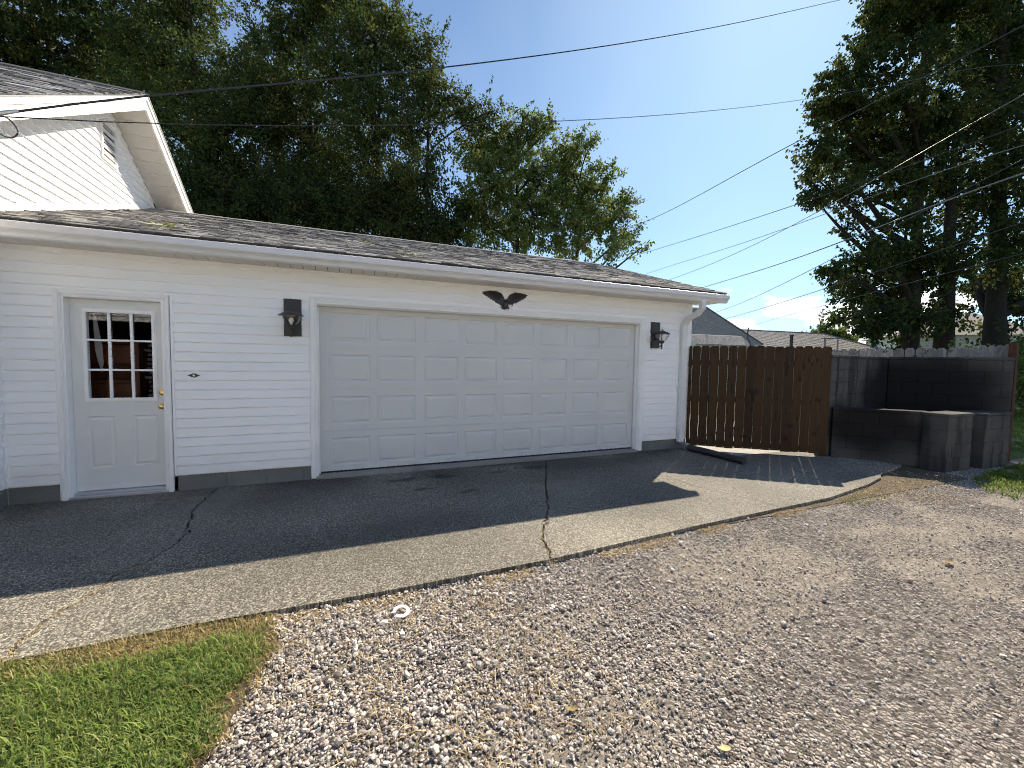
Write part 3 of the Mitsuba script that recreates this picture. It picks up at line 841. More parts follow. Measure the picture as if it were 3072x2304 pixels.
# ================================================================== drain pipe, ring, leaves
drn = thing('drain_pipe', 'black corrugated drain pipe on the concrete below the downspout', 'pipe')
P0, P1 = np.array([5.815, -0.33, 0.005]), np.array([5.885, -1.36, 0.002])
ss = np.linspace(0, 1, 121)
pts = P0 + (P1 - P0) * ss[:, None] + np.stack([0.02 * np.sin(ss * 3.0), 0 * ss, 0.004 * np.sin(ss * 7)], 1)
obj('corrugated_hose', tube(pts, 0.049 + 0.006 * np.sign(np.sin(np.arange(121) * 2 * np.pi / 4 + 0.3)), 20), 'pipe_black', drn, smooth=25)
obj('adapter', hexa([(5.745, -0.125, 0.085), (5.855, -0.125, 0.085), (5.855, -0.200, 0.085), (5.745, -0.200, 0.085)], [(5.765, -0.35, -0.047), (5.86, -0.35, -0.047), (5.86, -0.35, 0.058), (5.765, -0.35, 0.058)]), 'wire_grey', drn)

ringt = thing('broken_ring', 'white broken ring lying on the gravel near the concrete edge', 'ring')
a0, a1 = math.radians(215), math.radians(215 + 325)
rr2 = np.random.default_rng(2)
inner = [(0.60 + 0.032 * math.cos(a), -3.243 + 0.036 * math.sin(a)) for a in np.linspace(a0, a1, 40)]
outer = [(0.60 + 0.050 * math.cos(a), -3.243 + 0.058 * math.sin(a)) for a in np.linspace(a1, a0, 40)]
m = ext_z(Polygon(inner + outer), 0, 0.006)
v = np.array(m.vertices)
m.vertices = np.stack([v[:, 0], v[:, 1], v[:, 2] - 0.058 + 0.10 * (v[:, 1] + 3.243) * 0.5], 1)
obj('rim', m, 'ring_white', ringt)


def fallen_leaf(x, y, z, L, ang, col, tilt, label):
    r = np.random.default_rng(int(abs(x * 1000)))
    n = 9
    us = np.linspace(0, 1, n)
    w = L * 0.24 * np.sin(np.pi * us ** 0.8)
    v, f = [], []
    for u, ww in zip(us, w):
        z_ = 0.25 * L * (u - 0.5) ** 2 * tilt
        v += [(u * L - L / 2, ww, z_ + 0.35 * ww), (u * L - L / 2, 0, z_), (u * L - L / 2, -ww, z_ + 0.35 * ww)]
    for i in range(n - 1):
        for j in (0, 1):
            a = 3 * i + j
            f += [[a, a + 1, a + 4], [a, a + 4, a + 3]]
    m = trimesh.Trimesh(np.array(v), f, process=False)
    m = oriented(m, (x, y), ang)
    m.vertices = np.array(m.vertices) + np.array([0, 0, z])
    c = np.tile(np.array(col), (len(m.vertices), 1)) * r.uniform(0.85, 1.15, (len(m.vertices), 1))
    k = thing('fallen_leaf', label, 'leaf')
    obj('blade', m, 'straw', k, smooth=True, color=c)


fallen_leaf(1.681, -4.589, -0.074, 0.055, 0.6 + 2.2, (0.46, 0.42, 0.22), 2, 'yellow fallen leaf on the gravel at bottom centre right')
fallen_leaf(1.21, -4.203, -0.076, 0.06, 2.8, (0.26, 0.20, 0.09), 3, 'curled brown leaf on the gravel left of the yellow leaf')
fallen_leaf(4.674, -4.10, -0.076, 0.11, 0.2, (0.26, 0.20, 0.12), 3, 'dry brown leaf on the gravel near the right edge')
fallen_leaf(-0.78, -2.12, G + 0.004, 0.04, 1.0, (0.16, 0.10, 0.05), 2, 'tiny brown leaf on the sunlit concrete below the entry door')
for (x, y, lab) in ((-1.53, 0.30, 'pale leaf cluster lying on the garage roof nearest the gable'), (-1.57, -0.02, 'yellow green leaf sprig on the garage roof near the gutter left end'), (1.05, -0.33, 'yellow green leaf sprig at the roof edge above the left half of the garage door'), (0.62, 1.5, 'small green sprig high on the garage roof')):
    k = thing('leaf_sprig', lab, 'leaf sprig')
    r = np.random.default_rng(int(abs(x) * 100))
    vs, fs, cs = [], [], []
    for _ in range(16):
        c = np.array([x + r.normal(0, 0.09), y + r.normal(0, 0.05), 0])
        c[2] = 2.862 + sl * c[1] + r.uniform(0, 0.02)
        a = r.normal(size=3) * np.array([1, 1, 0.4])
        a /= np.linalg.norm(a)
        b = np.cross(a, [0, 0, 1])
        L = r.uniform(0.04, 0.075)
        o = len(vs)
        vs += [c, c + a * L / 2 + b * L * 0.28 + [0, 0, 0.01], c + a * L / 2 - b * L * 0.28, c + a * L]
        fs += [[o, o + 1, o + 3], [o, o + 3, o + 2]]
        col = np.array([0.33, 0.36, 0.10]) * r.uniform(0.5, 1.3)
        cs += [col] * 4
    obj('foliage', trimesh.Trimesh(np.array(vs), fs, process=False), 'straw', k, color=np.array(cs))

# ================================================================== fences, walls, post
def picket(w, z0, z1, th=0.018, ear=0.035):
    p = [(0, z0), (w, z0), (w, z1 - ear), (w - ear * 0.8, z1), (ear * 0.8, z1), (0, z1 - ear)]
    return ext_y(Polygon(p), -th / 2, th / 2)


F0, FD = np.array([5.955, -0.140]), np.array([0.793, -0.6092])
fang = math.atan2(FD[1], FD[0])
bf = thing('picket_fence', 'brown stained dog eared picket fence between garage corner and block wall', 'fence')
edges = [0.0, 0.058, 0.195, 0.335, 0.490, 0.628, 0.772, 0.917, 1.057, 1.198, 1.339, 1.486, 1.633, 1.763, 1.900, 2.026, 2.165]
rf = np.random.default_rng(6)
for k in range(16):
    a, b = edges[k], edges[k + 1]
    gap = rf.uniform(0.0055, 0.0105)
    m = picket(b - a - gap, 0.002 + rf.uniform(-0.008, 0.010), 1.778 + rf.uniform(-0.006, 0.005), ear=0.03 if k else 0.02)
    v = np.array(m.vertices)
    lean = rf.normal(0, 0.0022)
    m.vertices = np.stack([v[:, 0] + a + gap / 2 + lean * (v[:, 2] - 1), v[:, 1] + rf.normal(0, 0.0015), v[:, 2]], 1)
    obj('picket', oriented(m, F0, fang), 'fence_brown', bf)
for z in (0.035, 0.80, 1.44):
    obj('rail', oriented(box(0.02, 2.16, 0.0125, 0.05, z, z + 0.088, 0.003), F0, fang), 'fence_brown', bf)
obj('brace', oriented(hexa([(0.1, 0.0128, 0.13), (0.19, 0.0128, 0.13), (0.19, 0.048, 0.13), (0.1, 0.048, 0.13)], [(1.98, 0.0128, 0.795), (2.07, 0.0128, 0.795), (2.07, 0.048, 0.795), (1.98, 0.048, 0.795)]), F0, fang), 'fence_brown', bf)
obj('post', oriented(box(2.07, 2.16, 0.052, 0.14, -0.1, 1.70, 0.004), F0, fang), 'fence_brown', bf)

gf = thing('grey_picket_fence', 'weathered grey dog eared picket fence behind the block wall', 'fence')
A0, A1, A2 = np.array([9.55, 1.75]), np.array([10.80, -1.96]), np.array([10.66, -2.50])


def run(a, b, n, z1, z2, w, seed):
    r = np.random.default_rng(seed)
    d = (b - a) / np.linalg.norm(b - a)
    L = np.linalg.norm(b - a)
    an = math.atan2(d[1], d[0])
    for k in range(n):
        s = k * L / n
        m = picket(L / n - r.uniform(0.004, 0.016), -0.05, z1 + (z2 - z1) * k / n + r.normal(0, 0.010), ear=0.04)
        v = np.array(m.vertices)
        le = r.normal(0, 0.008)
        m.vertices = np.stack([v[:, 0] + s + le * (v[:, 2] - 1), v[:, 1] + r.normal(0, 0.004), v[:, 2]], 1)
        obj('picket', oriented(m, a, an), 'fence_grey', gf)
    for z in (0.4, 1.35):
        obj('rail', oriented(box(0.0, L, 0.013, 0.05, z, z + 0.09), a, an), 'fence_grey', gf)


run(A0, A1, 27, 1.83, 1.83, 0.14, 1)
run(A1, A2, 5, 1.855, 1.885, 0.11, 2)

wp = thing('fence_post', 'brown wooden post standing at the right end of the block wall', 'post')
obj('shaft', hexa([(10.50, -2.50, -0.1), (10.59, -2.50, -0.1), (10.59, -2.59, -0.1), (10.50, -2.59, -0.1)], [(10.60, -2.47, 1.88), (10.69, -2.47, 1.88), (10.69, -2.56, 1.88), (10.60, -2.56, 1.88)]), 'post_brown', wp)


def block_run(t, a, b, th, z0, courses, h, seed, side=1, capz=0.05, cap=True, bl=0.40):
    """A wall of concrete blocks from a to b; its face is the line a-b, the body lies to the left of it (side 1)."""
    r = np.random.default_rng(seed)
    a, b = np.array(a, float), np.array(b, float)
    d = b - a
    L = np.linalg.norm(d)
    an = math.atan2(d[1], d[0])
    y0, y1 = (0, th) if side > 0 else (-th, 0)
    for c in range(courses):
        x = -0.2 * (c % 2)
        while x < L - 0.01:
            s, e = max(0, x), min(L, x + bl)
            x += bl
            if e - s < 0.03:
                continue
            o = r.uniform(-0.004, 0.004)
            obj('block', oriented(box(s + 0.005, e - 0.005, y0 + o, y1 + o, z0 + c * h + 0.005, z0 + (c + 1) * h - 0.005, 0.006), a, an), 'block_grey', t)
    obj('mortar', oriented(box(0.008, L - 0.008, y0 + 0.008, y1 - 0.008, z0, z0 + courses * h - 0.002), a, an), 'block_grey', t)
    if cap:
        n = max(1, int(round(L / 0.6)))
        for k in range(n):
            obj('cap_slab', oriented(box(k * L / n + 0.002, (k + 1) * L / n - 0.002, y0 - 0.012, y1 + 0.012, z0 + courses * h, z0 + courses * h + capz, 0.006), a, an), 'block_grey', t)


tw = thing('tall_block_wall', 'tall grey concrete block wall with dark patches behind the low wall', 'wall')
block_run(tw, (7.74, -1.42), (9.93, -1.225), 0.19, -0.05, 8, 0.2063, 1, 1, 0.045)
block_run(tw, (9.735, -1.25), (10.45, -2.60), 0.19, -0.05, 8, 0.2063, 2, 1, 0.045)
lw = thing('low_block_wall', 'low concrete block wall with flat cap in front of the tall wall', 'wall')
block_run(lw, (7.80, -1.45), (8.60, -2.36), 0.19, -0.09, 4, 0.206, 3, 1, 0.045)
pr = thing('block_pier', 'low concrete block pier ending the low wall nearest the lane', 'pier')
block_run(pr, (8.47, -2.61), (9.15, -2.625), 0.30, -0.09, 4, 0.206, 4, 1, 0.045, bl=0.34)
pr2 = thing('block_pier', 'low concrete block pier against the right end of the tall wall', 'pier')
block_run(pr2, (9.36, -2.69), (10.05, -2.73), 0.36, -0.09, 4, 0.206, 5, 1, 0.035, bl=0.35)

# ================================================================== houses behind
def gable_roof(a, b, half, rise, drop=0.15):
    """Two slopes over a ridge from a to b (3D points on the ridge); half width and fall of each slope."""
    a, b = np.array(a, float), np.array(b, float)
    d = (b - a) / np.linalg.norm(b - a)
    n = np.array([-d[1], d[0], 0])
    lo = lambda p, s: p + n * s * half - np.array([0, 0, rise])  # noqa: E731
    ms = []
    for s in (-1, 1):
        q = [a, b, lo(b, s), lo(a, s)]
        ms.append(hexa(q if s < 0 else q[::-1], [p + np.array([0, 0, drop]) for p in (q if s < 0 else q[::-1])]))
    return ms


def hip_roof(apex_a, apex_b, c0, c1, c2, c3, t=0.15):
    v = np.array([apex_a, apex_b, c0, c1, c2, c3], float)
    v = np.vstack([v, [[*np.mean([c0, c1, c2, c3], 0)]]])
    f = [[2, 3, 0], [3, 1, 0], [3, 4, 1], [4, 5, 1], [5, 0, 1], [5, 2, 0], [2, 6, 3], [3, 6, 4], [4, 6, 5], [5, 6, 2]]
    return trimesh.Trimesh(v, f, process=False)


def rows_on(v0, v1, v2, v3, n, thick=0.012):
    """Thin shingle courses on a far roof face given by its eave v0-v1 and top v3-v2."""
    v0, v1, v2, v3 = (np.array(q, float) for q in (v0, v1, v2, v3))
    nn = np.cross(v1 - v0, v3 - v0)
    nn /= np.linalg.norm(nn)
    if nn[2] < 0:
        nn = -nn
    ms = []
    for k in range(n):
        a, b = k / n, (k + 1) / n
        q = [v0 + (v3 - v0) * a, v1 + (v2 - v1) * a, v1 + (v2 - v1) * b, v0 + (v3 - v0) * b]
        ms.append(hexa([q[0] + nn * 0.002, q[1] + nn * 0.002, q[2], q[3]], [q[0] + nn * thick * 2, q[1] + nn * thick * 2, q[2] + nn * 0.003, q[3] + nn * 0.003]))
    return cat(ms)


n1 = thing('neighbor_house', 'house with steep grey hip roof just right of the garage corner', 'house')
ap = np.array([20.73, 13.17, 4.90])
er, el = np.array([23.95, 11.72, 2.66]), np.array([16.2, 14.97, 2.66])
back = np.array([1.5, 6.5, 0])
obj('wall', ext_z([tuple((er + [-0.5, 0.4, 0])[:2]), tuple((el + [0.4, 0.2, 0])[:2]), tuple((el + back * 1.2)[:2]), tuple((er + back * 1.2)[:2])], -0.1, 2.62), 'far_wall', n1)
r1 = numbered(n1 + '__roof')
obj('deck', hip_roof(ap + back * 0.55 - [1.9, -0.8, 0], ap, el, er, er + back * 1.3, el + back * 1.3), 'far_roof', r1)
obj('front_shingles', rows_on(el, er, ap, ap - np.array([1.6, -0.65, 0]), 24), 'far_roof', r1)
labels[r1 + '__front_shingles'] = {'kind': 'stuff'}
obj('ridge_board', tube([ap + [0, 0, 0.03], er + [0, 0, 0.05]], 0.05, 6), 'shingle_b', r1)

n1b = thing('neighbor_wing', 'small white gabled outbuilding with light grey roof behind the brown fence', 'shed')
wa, wb = np.array([16.55, 10.45, 2.93]), np.array([19.1, 9.36, 2.86])
dw = (wb - wa) / np.linalg.norm(wb - wa)
nw = np.array([dw[1], -dw[0], 0])
ea, eb = wa + nw * 0.85 + [0.15, 0, -0.52], wb + nw * 0.85 + [0, 0, -0.52]
fa, fb = wa - nw * 0.85 + [0.15, 0, -0.52], wb - nw * 0.85 + [0, 0, -0.52]
obj('wall', ext_z([tuple((ea - nw * 0.2 + dw * 0.25)[:2]), tuple((eb - nw * 0.2 - dw * 0.2)[:2]), tuple((fb + nw * 0.2 - dw * 0.2)[:2]), tuple((fa + nw * 0.2 + dw * 0.25)[:2])], -0.1, 2.42), 'far_wall', n1b)
obj('gable', trimesh.PointCloud([q + dw * o for q in (wa - [0, 0, 0.05], ea - nw * 0.1 - [0, 0, 0.03], fa + nw * 0.1 - [0, 0, 0.03]) for o in (0.12, 0.2)]).convex_hull, 'far_wall', n1b)
obj('roof', cat([hexa([wa, wb, eb, ea], [wa + [0, 0, 0.06], wb + [0, 0, 0.06], eb + [0, 0, 0.06], ea + [0, 0, 0.06]]), hexa([wb, wa, fa, fb], [wb + [0, 0, 0.06], wa + [0, 0, 0.06], fa + [0, 0, 0.06], fb + [0, 0, 0.06]]), rows_on(ea + [0, 0, 0.06], eb + [0, 0, 0.06], wb + [0, 0, 0.06], wa + [0, 0, 0.06], 9)]), 'far_roof_light', n1b)
obj('barge_board', cat([tube([wa + [0, 0, 0.03] - dw * 0.02, ea + [0, 0, 0.03] - dw * 0.02], 0.05, 4), tube([wa + [0, 0, 0.03] - dw * 0.02, fa + [0, 0, 0.03] - dw * 0.02], 0.05, 4)]), 'far_wall', n1b)
obj('mast', tube([eb + [0.05, 0, -0.2], eb + [0.05, 0.05, 0.25], eb + [-0.1, 0.1, 0.45], eb + [-0.05, 0.1, 0.95]], 0.03, 6), 'wire_black', n1b)

n2h = thing('long_house', 'long low house with grey shingle roof and black vent pipe beyond the fence', 'house')
ra, rb2, rc = np.array([25.6, 16.55, 4.05]), np.array([30.09, 14.67, 3.93]), np.array([32.71, 13.58, 3.80])
dn = (rc - ra) / np.linalg.norm(rc - ra)
nd = np.array([dn[1], -dn[0], 0])
e0, e1 = ra + nd * 3.4 + [0, 0, -1.35], rc + nd * 3.4 + dn * 2.2 + [0, 0, -1.35]
g0, g1 = ra - nd * 3.4 + [0, 0, -1.35], rc - nd * 3.4 + dn * 2.2 + [0, 0, -1.35]
obj('wall', ext_z([tuple((q + o)[:2]) for q, o in ((e0, -nd * 0.4), (e1, -nd * 0.4 - dn * 0.4), (g1, nd * 0.4 - dn * 0.4), (g0, nd * 0.4))], -0.1, 2.6), 'far_wall', n2h)
r2_ = numbered(n2h + '__roof')
obj('deck', hip_roof(ra, rc, e0, e1, g1, g0), 'far_roof_light', r2_)
obj('front_shingles', rows_on(e0, e1, rc, ra, 26), 'far_roof_light', r2_)
labels[r2_ + '__front_shingles'] = {'kind': 'stuff'}
obj('ridge_cap', tube([ra + [0, 0, 0.02], rc + [0, 0, 0.02], e1 + [0, 0, 0.04]], 0.06, 6), 'far_roof', r2_)
vp = np.array([27.58, 12.43, 0])
obj('vent_pipe', cat([tube([vp + [0, 0, 2.7], vp + [0, 0, 3.46]], 0.09, 12), tube([vp + [0, 0, 3.40], vp + [0, 0, 3.50]], 0.12, 12)]), 'pipe_black', r2_)

n3 = thing('white_house', 'white sided house glimpsed between the big tree trunks', 'house')
obj('wall', ext_z([(44.2, 14.3), (50.2, 8.1), (57, 14), (51, 20.2)], -0.1, 4.2), 'far_wall', n3)
for k in range(12):
    z = 1.6 + k * 0.21
    obj('siding_panel', hexa([(44.19, 14.27, z), (50.2, 8.08, z), (50.15, 8.03, z), (44.14, 14.22, z)], [(44.2, 14.3, z + 0.2), (50.2, 8.1, z + 0.2), (50.19, 8.09, z + 0.2), (44.19, 14.29, z + 0.2)]), 'far_wall', n3)
obj('roof', hip_roof((49.5, 15.3, 6.4), (52, 12.8, 6.4), (43.6, 14.4, 4.15), (50.2, 7.5, 4.15), (57.6, 14, 4.15), (51, 20.8, 4.15)), 'far_roof', n3)

# clothes-line posts just behind the brown fence
cl = thing('clothesline_pole', 'pair of thin metal poles rising behind the block wall', 'pole')
obj('pole', tube([(15.55, 3.30, -0.1), (15.55, 3.30, 2.42)], 0.03, 8), 'wire_grey', cl, smooth=True)
obj('pole', tube([(15.90, 3.10, -0.1), (15.90, 3.10, 2.42)], 0.022, 8), 'wire_grey', cl, smooth=True)
obj('crossbar', tube([(15.45, 3.36, 2.40), (16.0, 3.04, 2.40)], 0.018, 6), 'wire_grey', cl)

# ================================================================== wires
def wire(label, pts, r, m='wire_black', n=60, group=None, grp='utility_wire'):
    t = thing(grp, label, 'wire', group)
    obj('strand', tube(spline(pts, n), r, 6), m, t, smooth=True)
    return t


w1 = wire('thick black service cable rising from the white gable to the top of the picture', [[-2.22, -1.09, 3.31], [-1.34, -0.83, 3.82], [0.11, -0.41, 4.6], [2.64, 0.33, 6.01], [17.83, 4.79, 15.34], [23.36, 6.41, 18.75]], 0.0085, grp='service_cable')
obj('clamp', tube([(-2.215, -1.09, 3.315), (-2.09, -1.06, 3.385)], [0.020, 0.013], 8), 'galv', w1)
w2 = wire('thin black cable running level from the gable below the thick cable', [[-2.21, -1.09, 3.3], [-1.22, -0.95, 3.54], [0.59, -0.68, 4.07], [3.04, -0.3, 4.87], [10.32, 0.83, 7.63], [33.2, 4.41, 16.86]], 0.0045, grp='service_cable')
obj('drip_loop', tube(spline([[-2.218, -1.033, 3.332], [-2.144, -1.066, 3.304], [-2.1, -1.087, 3.254], [-2.08, -1.098, 3.206], [-2.097, -1.093, 3.173], [-2.144, -1.074, 3.161], [-2.195, -1.052, 3.179], [-2.30, -1.0, 3.25]], 30), 0.006, 6), 'wire_black', w2, smooth=True)
obj('splice', tube([(3.04, -0.3, 4.87), (3.13, -0.29, 4.90)], 0.013, 8), 'wire_black', w2)
WR = dict(a=[[22.12, 22.81, 12.72], [19.21, 11.62, 11.19], [17.71, 5.89, 10.71], [16.73, 2.12, 10.29], [15.97, -0.81, 9.99]], b=[[20.86, 23.15, 9.71], [18.86, 13.31, 8.68], [17.09, 4.61, 7.89], [15.95, -0.95, 7.53]], c=[[25.11, 21.32, 8.33], [23.87, 18.31, 8.11], [18.51, 5.28, 7.92], [17.37, 2.52, 8.1], [15.96, -0.91, 8.32]], d=[[23.52, 22.0, 8.84], [21.53, 15.97, 8.32], [17.92, 4.99, 7.45], [17.04, 2.32, 7.32], [15.95, -0.98, 7.0]], e=[[27.23, 20.4, 7.56], [26.16, 18.38, 7.42], [18.99, 4.75, 6.53], [18.02, 2.91, 6.5], [15.94, -1.02, 6.33]], f=[[28.63, 19.71, 5.71], [23.52, 11.34, 5.81], [19.86, 5.38, 6.21], [15.95, -1.0, 6.74]], g=[[26.85, 20.37, 4.46], [23.7, 14.16, 4.49], [19.28, 5.47, 4.78], [15.94, -1.09, 5.15]], h=[[30.57, 18.83, 4.37], [21.17, 6.01, 4.42], [15.93, -1.13, 4.36]])
names = dict(a='uppermost steep utility wire crossing the sky toward the right tree', b='second utility wire from the top left of the right tree', c='steepest bright utility wire crossing the wire below it', d='shallow utility wire crossed by the steep bright wire', e='thick pale utility wire ending over the garage roof corner', f='utility wire passing just above the gutter end at the garage corner', g='utility wire low in the sky crossing the hip roof edge', h='lowest utility wire slanting over the long low house')
for k in 'abcdefgh':
    p = np.array(WR[k])
    wire(names[k], p, dict(a=0.017, b=0.013, c=0.014, d=0.012, e=0.022, f=0.014, g=0.013, h=0.010)[k], 'wire_grey' if k in 'cde' else 'wire_black')

# ================================================================== trees
def crown_mesh(lobes, n_leaves, L, Wd, palette, seed, shell=2.3, cl=0.30, droop=0.5, per=45):
    r = np.random.default_rng(seed)
    lob = np.array(lobes, float)
    wgt = lob[:, 3] ** 1.9
    wgt /= wgt.sum()
    ncl = max(1, n_leaves // per)
    pick = r.choice(len(lob), ncl, p=wgt)
    d = r.normal(size=(ncl, 3))
    d /= np.linalg.norm(d, axis=1, keepdims=True)
    rad = r.uniform(0, 1, ncl) ** (1 / shell)
    bump = 0.62 + 0.85 * meshkit.noise(d * 3.0 + pick[:, None] * 7.7, seed)
    ctr = lob[pick, :3] + d * (lob[pick, 3] * rad * bump)[:, None] * np.array([1, 1, 0.95])
    cid = np.repeat(np.arange(ncl), per)
    N = len(cid)
    size = cl * r.uniform(0.5, 1.25, ncl)
    axis = d * 0.8 + r.normal(0, 0.5, (ncl, 3)) + np.array([0, 0, 0.1])
    axis /= np.linalg.norm(axis, axis=1, keepdims=True)
    along = r.uniform(-1, 1, N)
    pos = ctr[cid] + axis[cid] * (along * size[cid])[:, None] + r.normal(0, 0.42, (N, 3)) * size[cid][:, None] * np.array([1, 1, 0.75])
    a = d[cid] * 0.35 + r.normal(0, 0.62, (N, 3)) + np.array([0, 0, -droop])
    a /= np.linalg.norm(a, axis=1, keepdims=True)
    b = np.cross(a, r.normal(size=(N, 3)))
    b /= np.linalg.norm(b, axis=1, keepdims=True)
    nn = np.cross(a, b)
    nsp, pp = max(8, ncl // 9), 26
    ps = r.choice(len(lob), nsp, p=lob[:, 3] / lob[:, 3].sum())
    ds = r.normal(size=(nsp, 3)) + np.array([0, 0, 0.35])
    ds /= np.linalg.norm(ds, axis=1, keepdims=True)
    gs = ds + r.normal(0, 0.35, (nsp, 3)) + np.array([0, 0, 0.25])
    gs /= np.linalg.norm(gs, axis=1, keepdims=True)
    b0 = lob[ps, :3] + ds * (lob[ps, 3] * r.uniform(0.75, 1.05, nsp))[:, None]
    ln_ = r.uniform(0.8, 2.4, nsp) * cl * 1.2
    si = np.repeat(np.arange(nsp), pp)
    uu = r.uniform(0, 1, len(si))
    pos2 = b0[si] + gs[si] * (uu * ln_[si])[:, None] + r.normal(0, 0.16 * cl, (len(si), 3)) * (1.2 - uu)[:, None]
    a2 = gs[si] * 0.5 + r.normal(0, 0.55, (len(si), 3)) + np.array([0, 0, -droop * 0.7])
    a2 /= np.linalg.norm(a2, axis=1, keepdims=True)
    b2 = np.cross(a2, r.normal(size=(len(si), 3)))
    b2 /= np.linalg.norm(b2, axis=1, keepdims=True)
    pos, a, b, nn = np.vstack([pos, pos2]), np.vstack([a, a2]), np.vstack([b, b2]), np.vstack([nn, np.cross(a2, b2)])
    cid = np.r_[cid, r.integers(0, ncl, nsp)[si]]
    N = len(pos)
    sc = r.uniform(0.65, 1.25, N)[:, None]
    l_, w_ = L * sc, Wd * sc
    V = np.stack([pos, pos + a * l_ * 0.45 + b * w_ * 0.5 + nn * w_ * 0.14, pos + a * l_ * 0.45 - b * w_ * 0.5 + nn * w_ * 0.14, pos + a * l_], 1).reshape(-1, 3)
    o = np.arange(N)[:, None] * 4
    F = np.concatenate([o + np.array([[0, 1, 3]]), o + np.array([[0, 3, 2]])], 1).reshape(-1, 3)
    pal = np.array(palette)
    base = pal[r.integers(0, len(pal), ncl)][cid] * 0.55 + pal[r.integers(0, len(pal), N)] * 0.45
    col = base * r.uniform(0.7, 1.3, (N, 1))
    return trimesh.Trimesh(V, F, process=False), np.repeat(np.clip(col, 0.005, 0.9), 4, axis=0), ctr


def limb(a, b, r0, r1, seed, bend=0.12, n=8):
    r = np.random.default_rng(seed)
    a, b = np.array(a, float), np.array(b, float)
    L = np.linalg.norm(b - a)
    m1 = a + (b - a) * 0.4 + r.normal(0, bend, 3) * L * 0.5 + np.array([0, 0, 0.06 * L])
    pts = spline([a, m1, b], n)
    return tube(pts, np.linspace(r0, r1, n), 7)


def tree(name, label, catg, trunks, lobes, n, L, Wd, pal, seed, rad=0.25, twig_every=9, group=None, **kw):
    t = thing(name, label, catg, group)
    m, col, ctr = crown_mesh(lobes, n, L, Wd, pal, seed, **kw)
    lob = np.array(lobes)
    r = np.random.default_rng(seed + 1)
    for j, (base, top) in enumerate(trunks):
        base, top = np.array(base, float), np.array(top, float)
        k = np.linspace(0, 1, 10)
        pts = base + (top - base) * k[:, None] + np.stack([0.10 * np.sin(k * 5 + seed), 0.08 * np.cos(k * 4 + seed) - 0.08, 0 * k], 1)
        rr_ = rad * (1 - 0.8 * k) + rad * 0.45 * np.exp(-k * 14)
        obj('trunk', tube(pts, rr_, 12), 'bark', t, smooth=True)
    limbs = []
    for i_, q in enumerate(lob):
        dist = [np.linalg.norm((np.array(b_) + np.array(t_))[:2] / 2 - q[:2]) for b_, t_ in trunks]
        b_, t_ = (np.array(x_, float) for x_ in trunks[int(np.argmin(dist))])
        h = np.clip((q[2] - 0.75 * np.linalg.norm(q[:2] - b_[:2]) - b_[2]) / (t_[2] - b_[2]), 0.18, 0.93)
        st = b_ + (t_ - b_) * h
        limbs.append(limb(st, q[:3], rad * (0.55 * (1 - h) + 0.12), 0.02 + 0.012 * q[3], seed * 100 + i_))
        near = np.where(np.linalg.norm(ctr - q[:3], axis=1) < q[3] * 1.25)[0]
        for c in near[::twig_every]:
            limbs.append(limb(q[:3] + r.normal(0, 0.15, 3), ctr[c], 0.016 + 0.006 * q[3], 0.004, seed * 1000 + int(c), 0.1, 5))
    obj('limbs', cat(limbs), 'bark', t, smooth=True)
    obj('crown', m, 'leaf', t, color=col)


LA = [[-13.74, 22.59, 17.24, 2.47], [-11.27, 21.49, 15.72, 2.25], [-13.94, 21.57, 14.61, 1.93], [-9.01, 18.88, 16.07, 1.86], [-10.85, 19.0, 17.86, 2.39], [-8.17, 19.04, 19.25, 2.1], [-8.23, 18.87, 14.48, 1.48], [-14.34, 20.26, 15.4, 2.19], [-9.22, 17.97, 12.11, 1.39], [-12.6, 20.6, 11.5, 1.6]]
LB = [[-6.45, 15.92, 13.48, 1.79], [-5.74, 15.74, 15.19, 1.32], [-4.67, 14.34, 11.93, 1.63], [-5.96, 14.18, 10.32, 1.57], [-3.88, 12.65, 9.19, 1.68], [-3.29, 13.17, 7.67, 1.6], [-5.22, 14.56, 16.54, 1.6], [-2.47, 12.11, 10.21, 1.34], [-4.2, 12.66, 7.34, 1.35], [-3.24, 15.09, 13.29, 1.16]]
LC = [[-1.62, 12.84, 13.37, 1.68], [-0.46, 12.44, 14.63, 1.51], [-1.86, 12.03, 10.81, 1.7], [0.04, 10.68, 11.31, 1.55], [1.21, 9.64, 12.05, 1.33], [2.12, 10.2, 13.33, 0.83], [2.5, 10.03, 12.05, 0.92], [1.2, 9.51, 10.15, 1.33], [2.95, 8.83, 10.74, 0.66], [-0.69, 12.74, 9.73, 1.92], [1.28, 10.99, 9.16, 1.56], [2.65, 9.37, 9.49, 1.17], [3.66, 9.55, 10.86, 0.64], [-1.7, 12.98, 7.87, 1.64], [-0.02, 12.09, 7.82, 1.62], [1.8, 11.19, 7.62, 1.52], [3.0, 9.53, 7.88, 1.03], [4.39, 9.38, 10.57, 0.57], [5.32, 9.49, 10.73, 0.49], [-0.51, 10.52, 14.54, 1.57], [1.15, 11.15, 15.0, 1.19], [3.21, 9.4, 12.31, 0.57]]
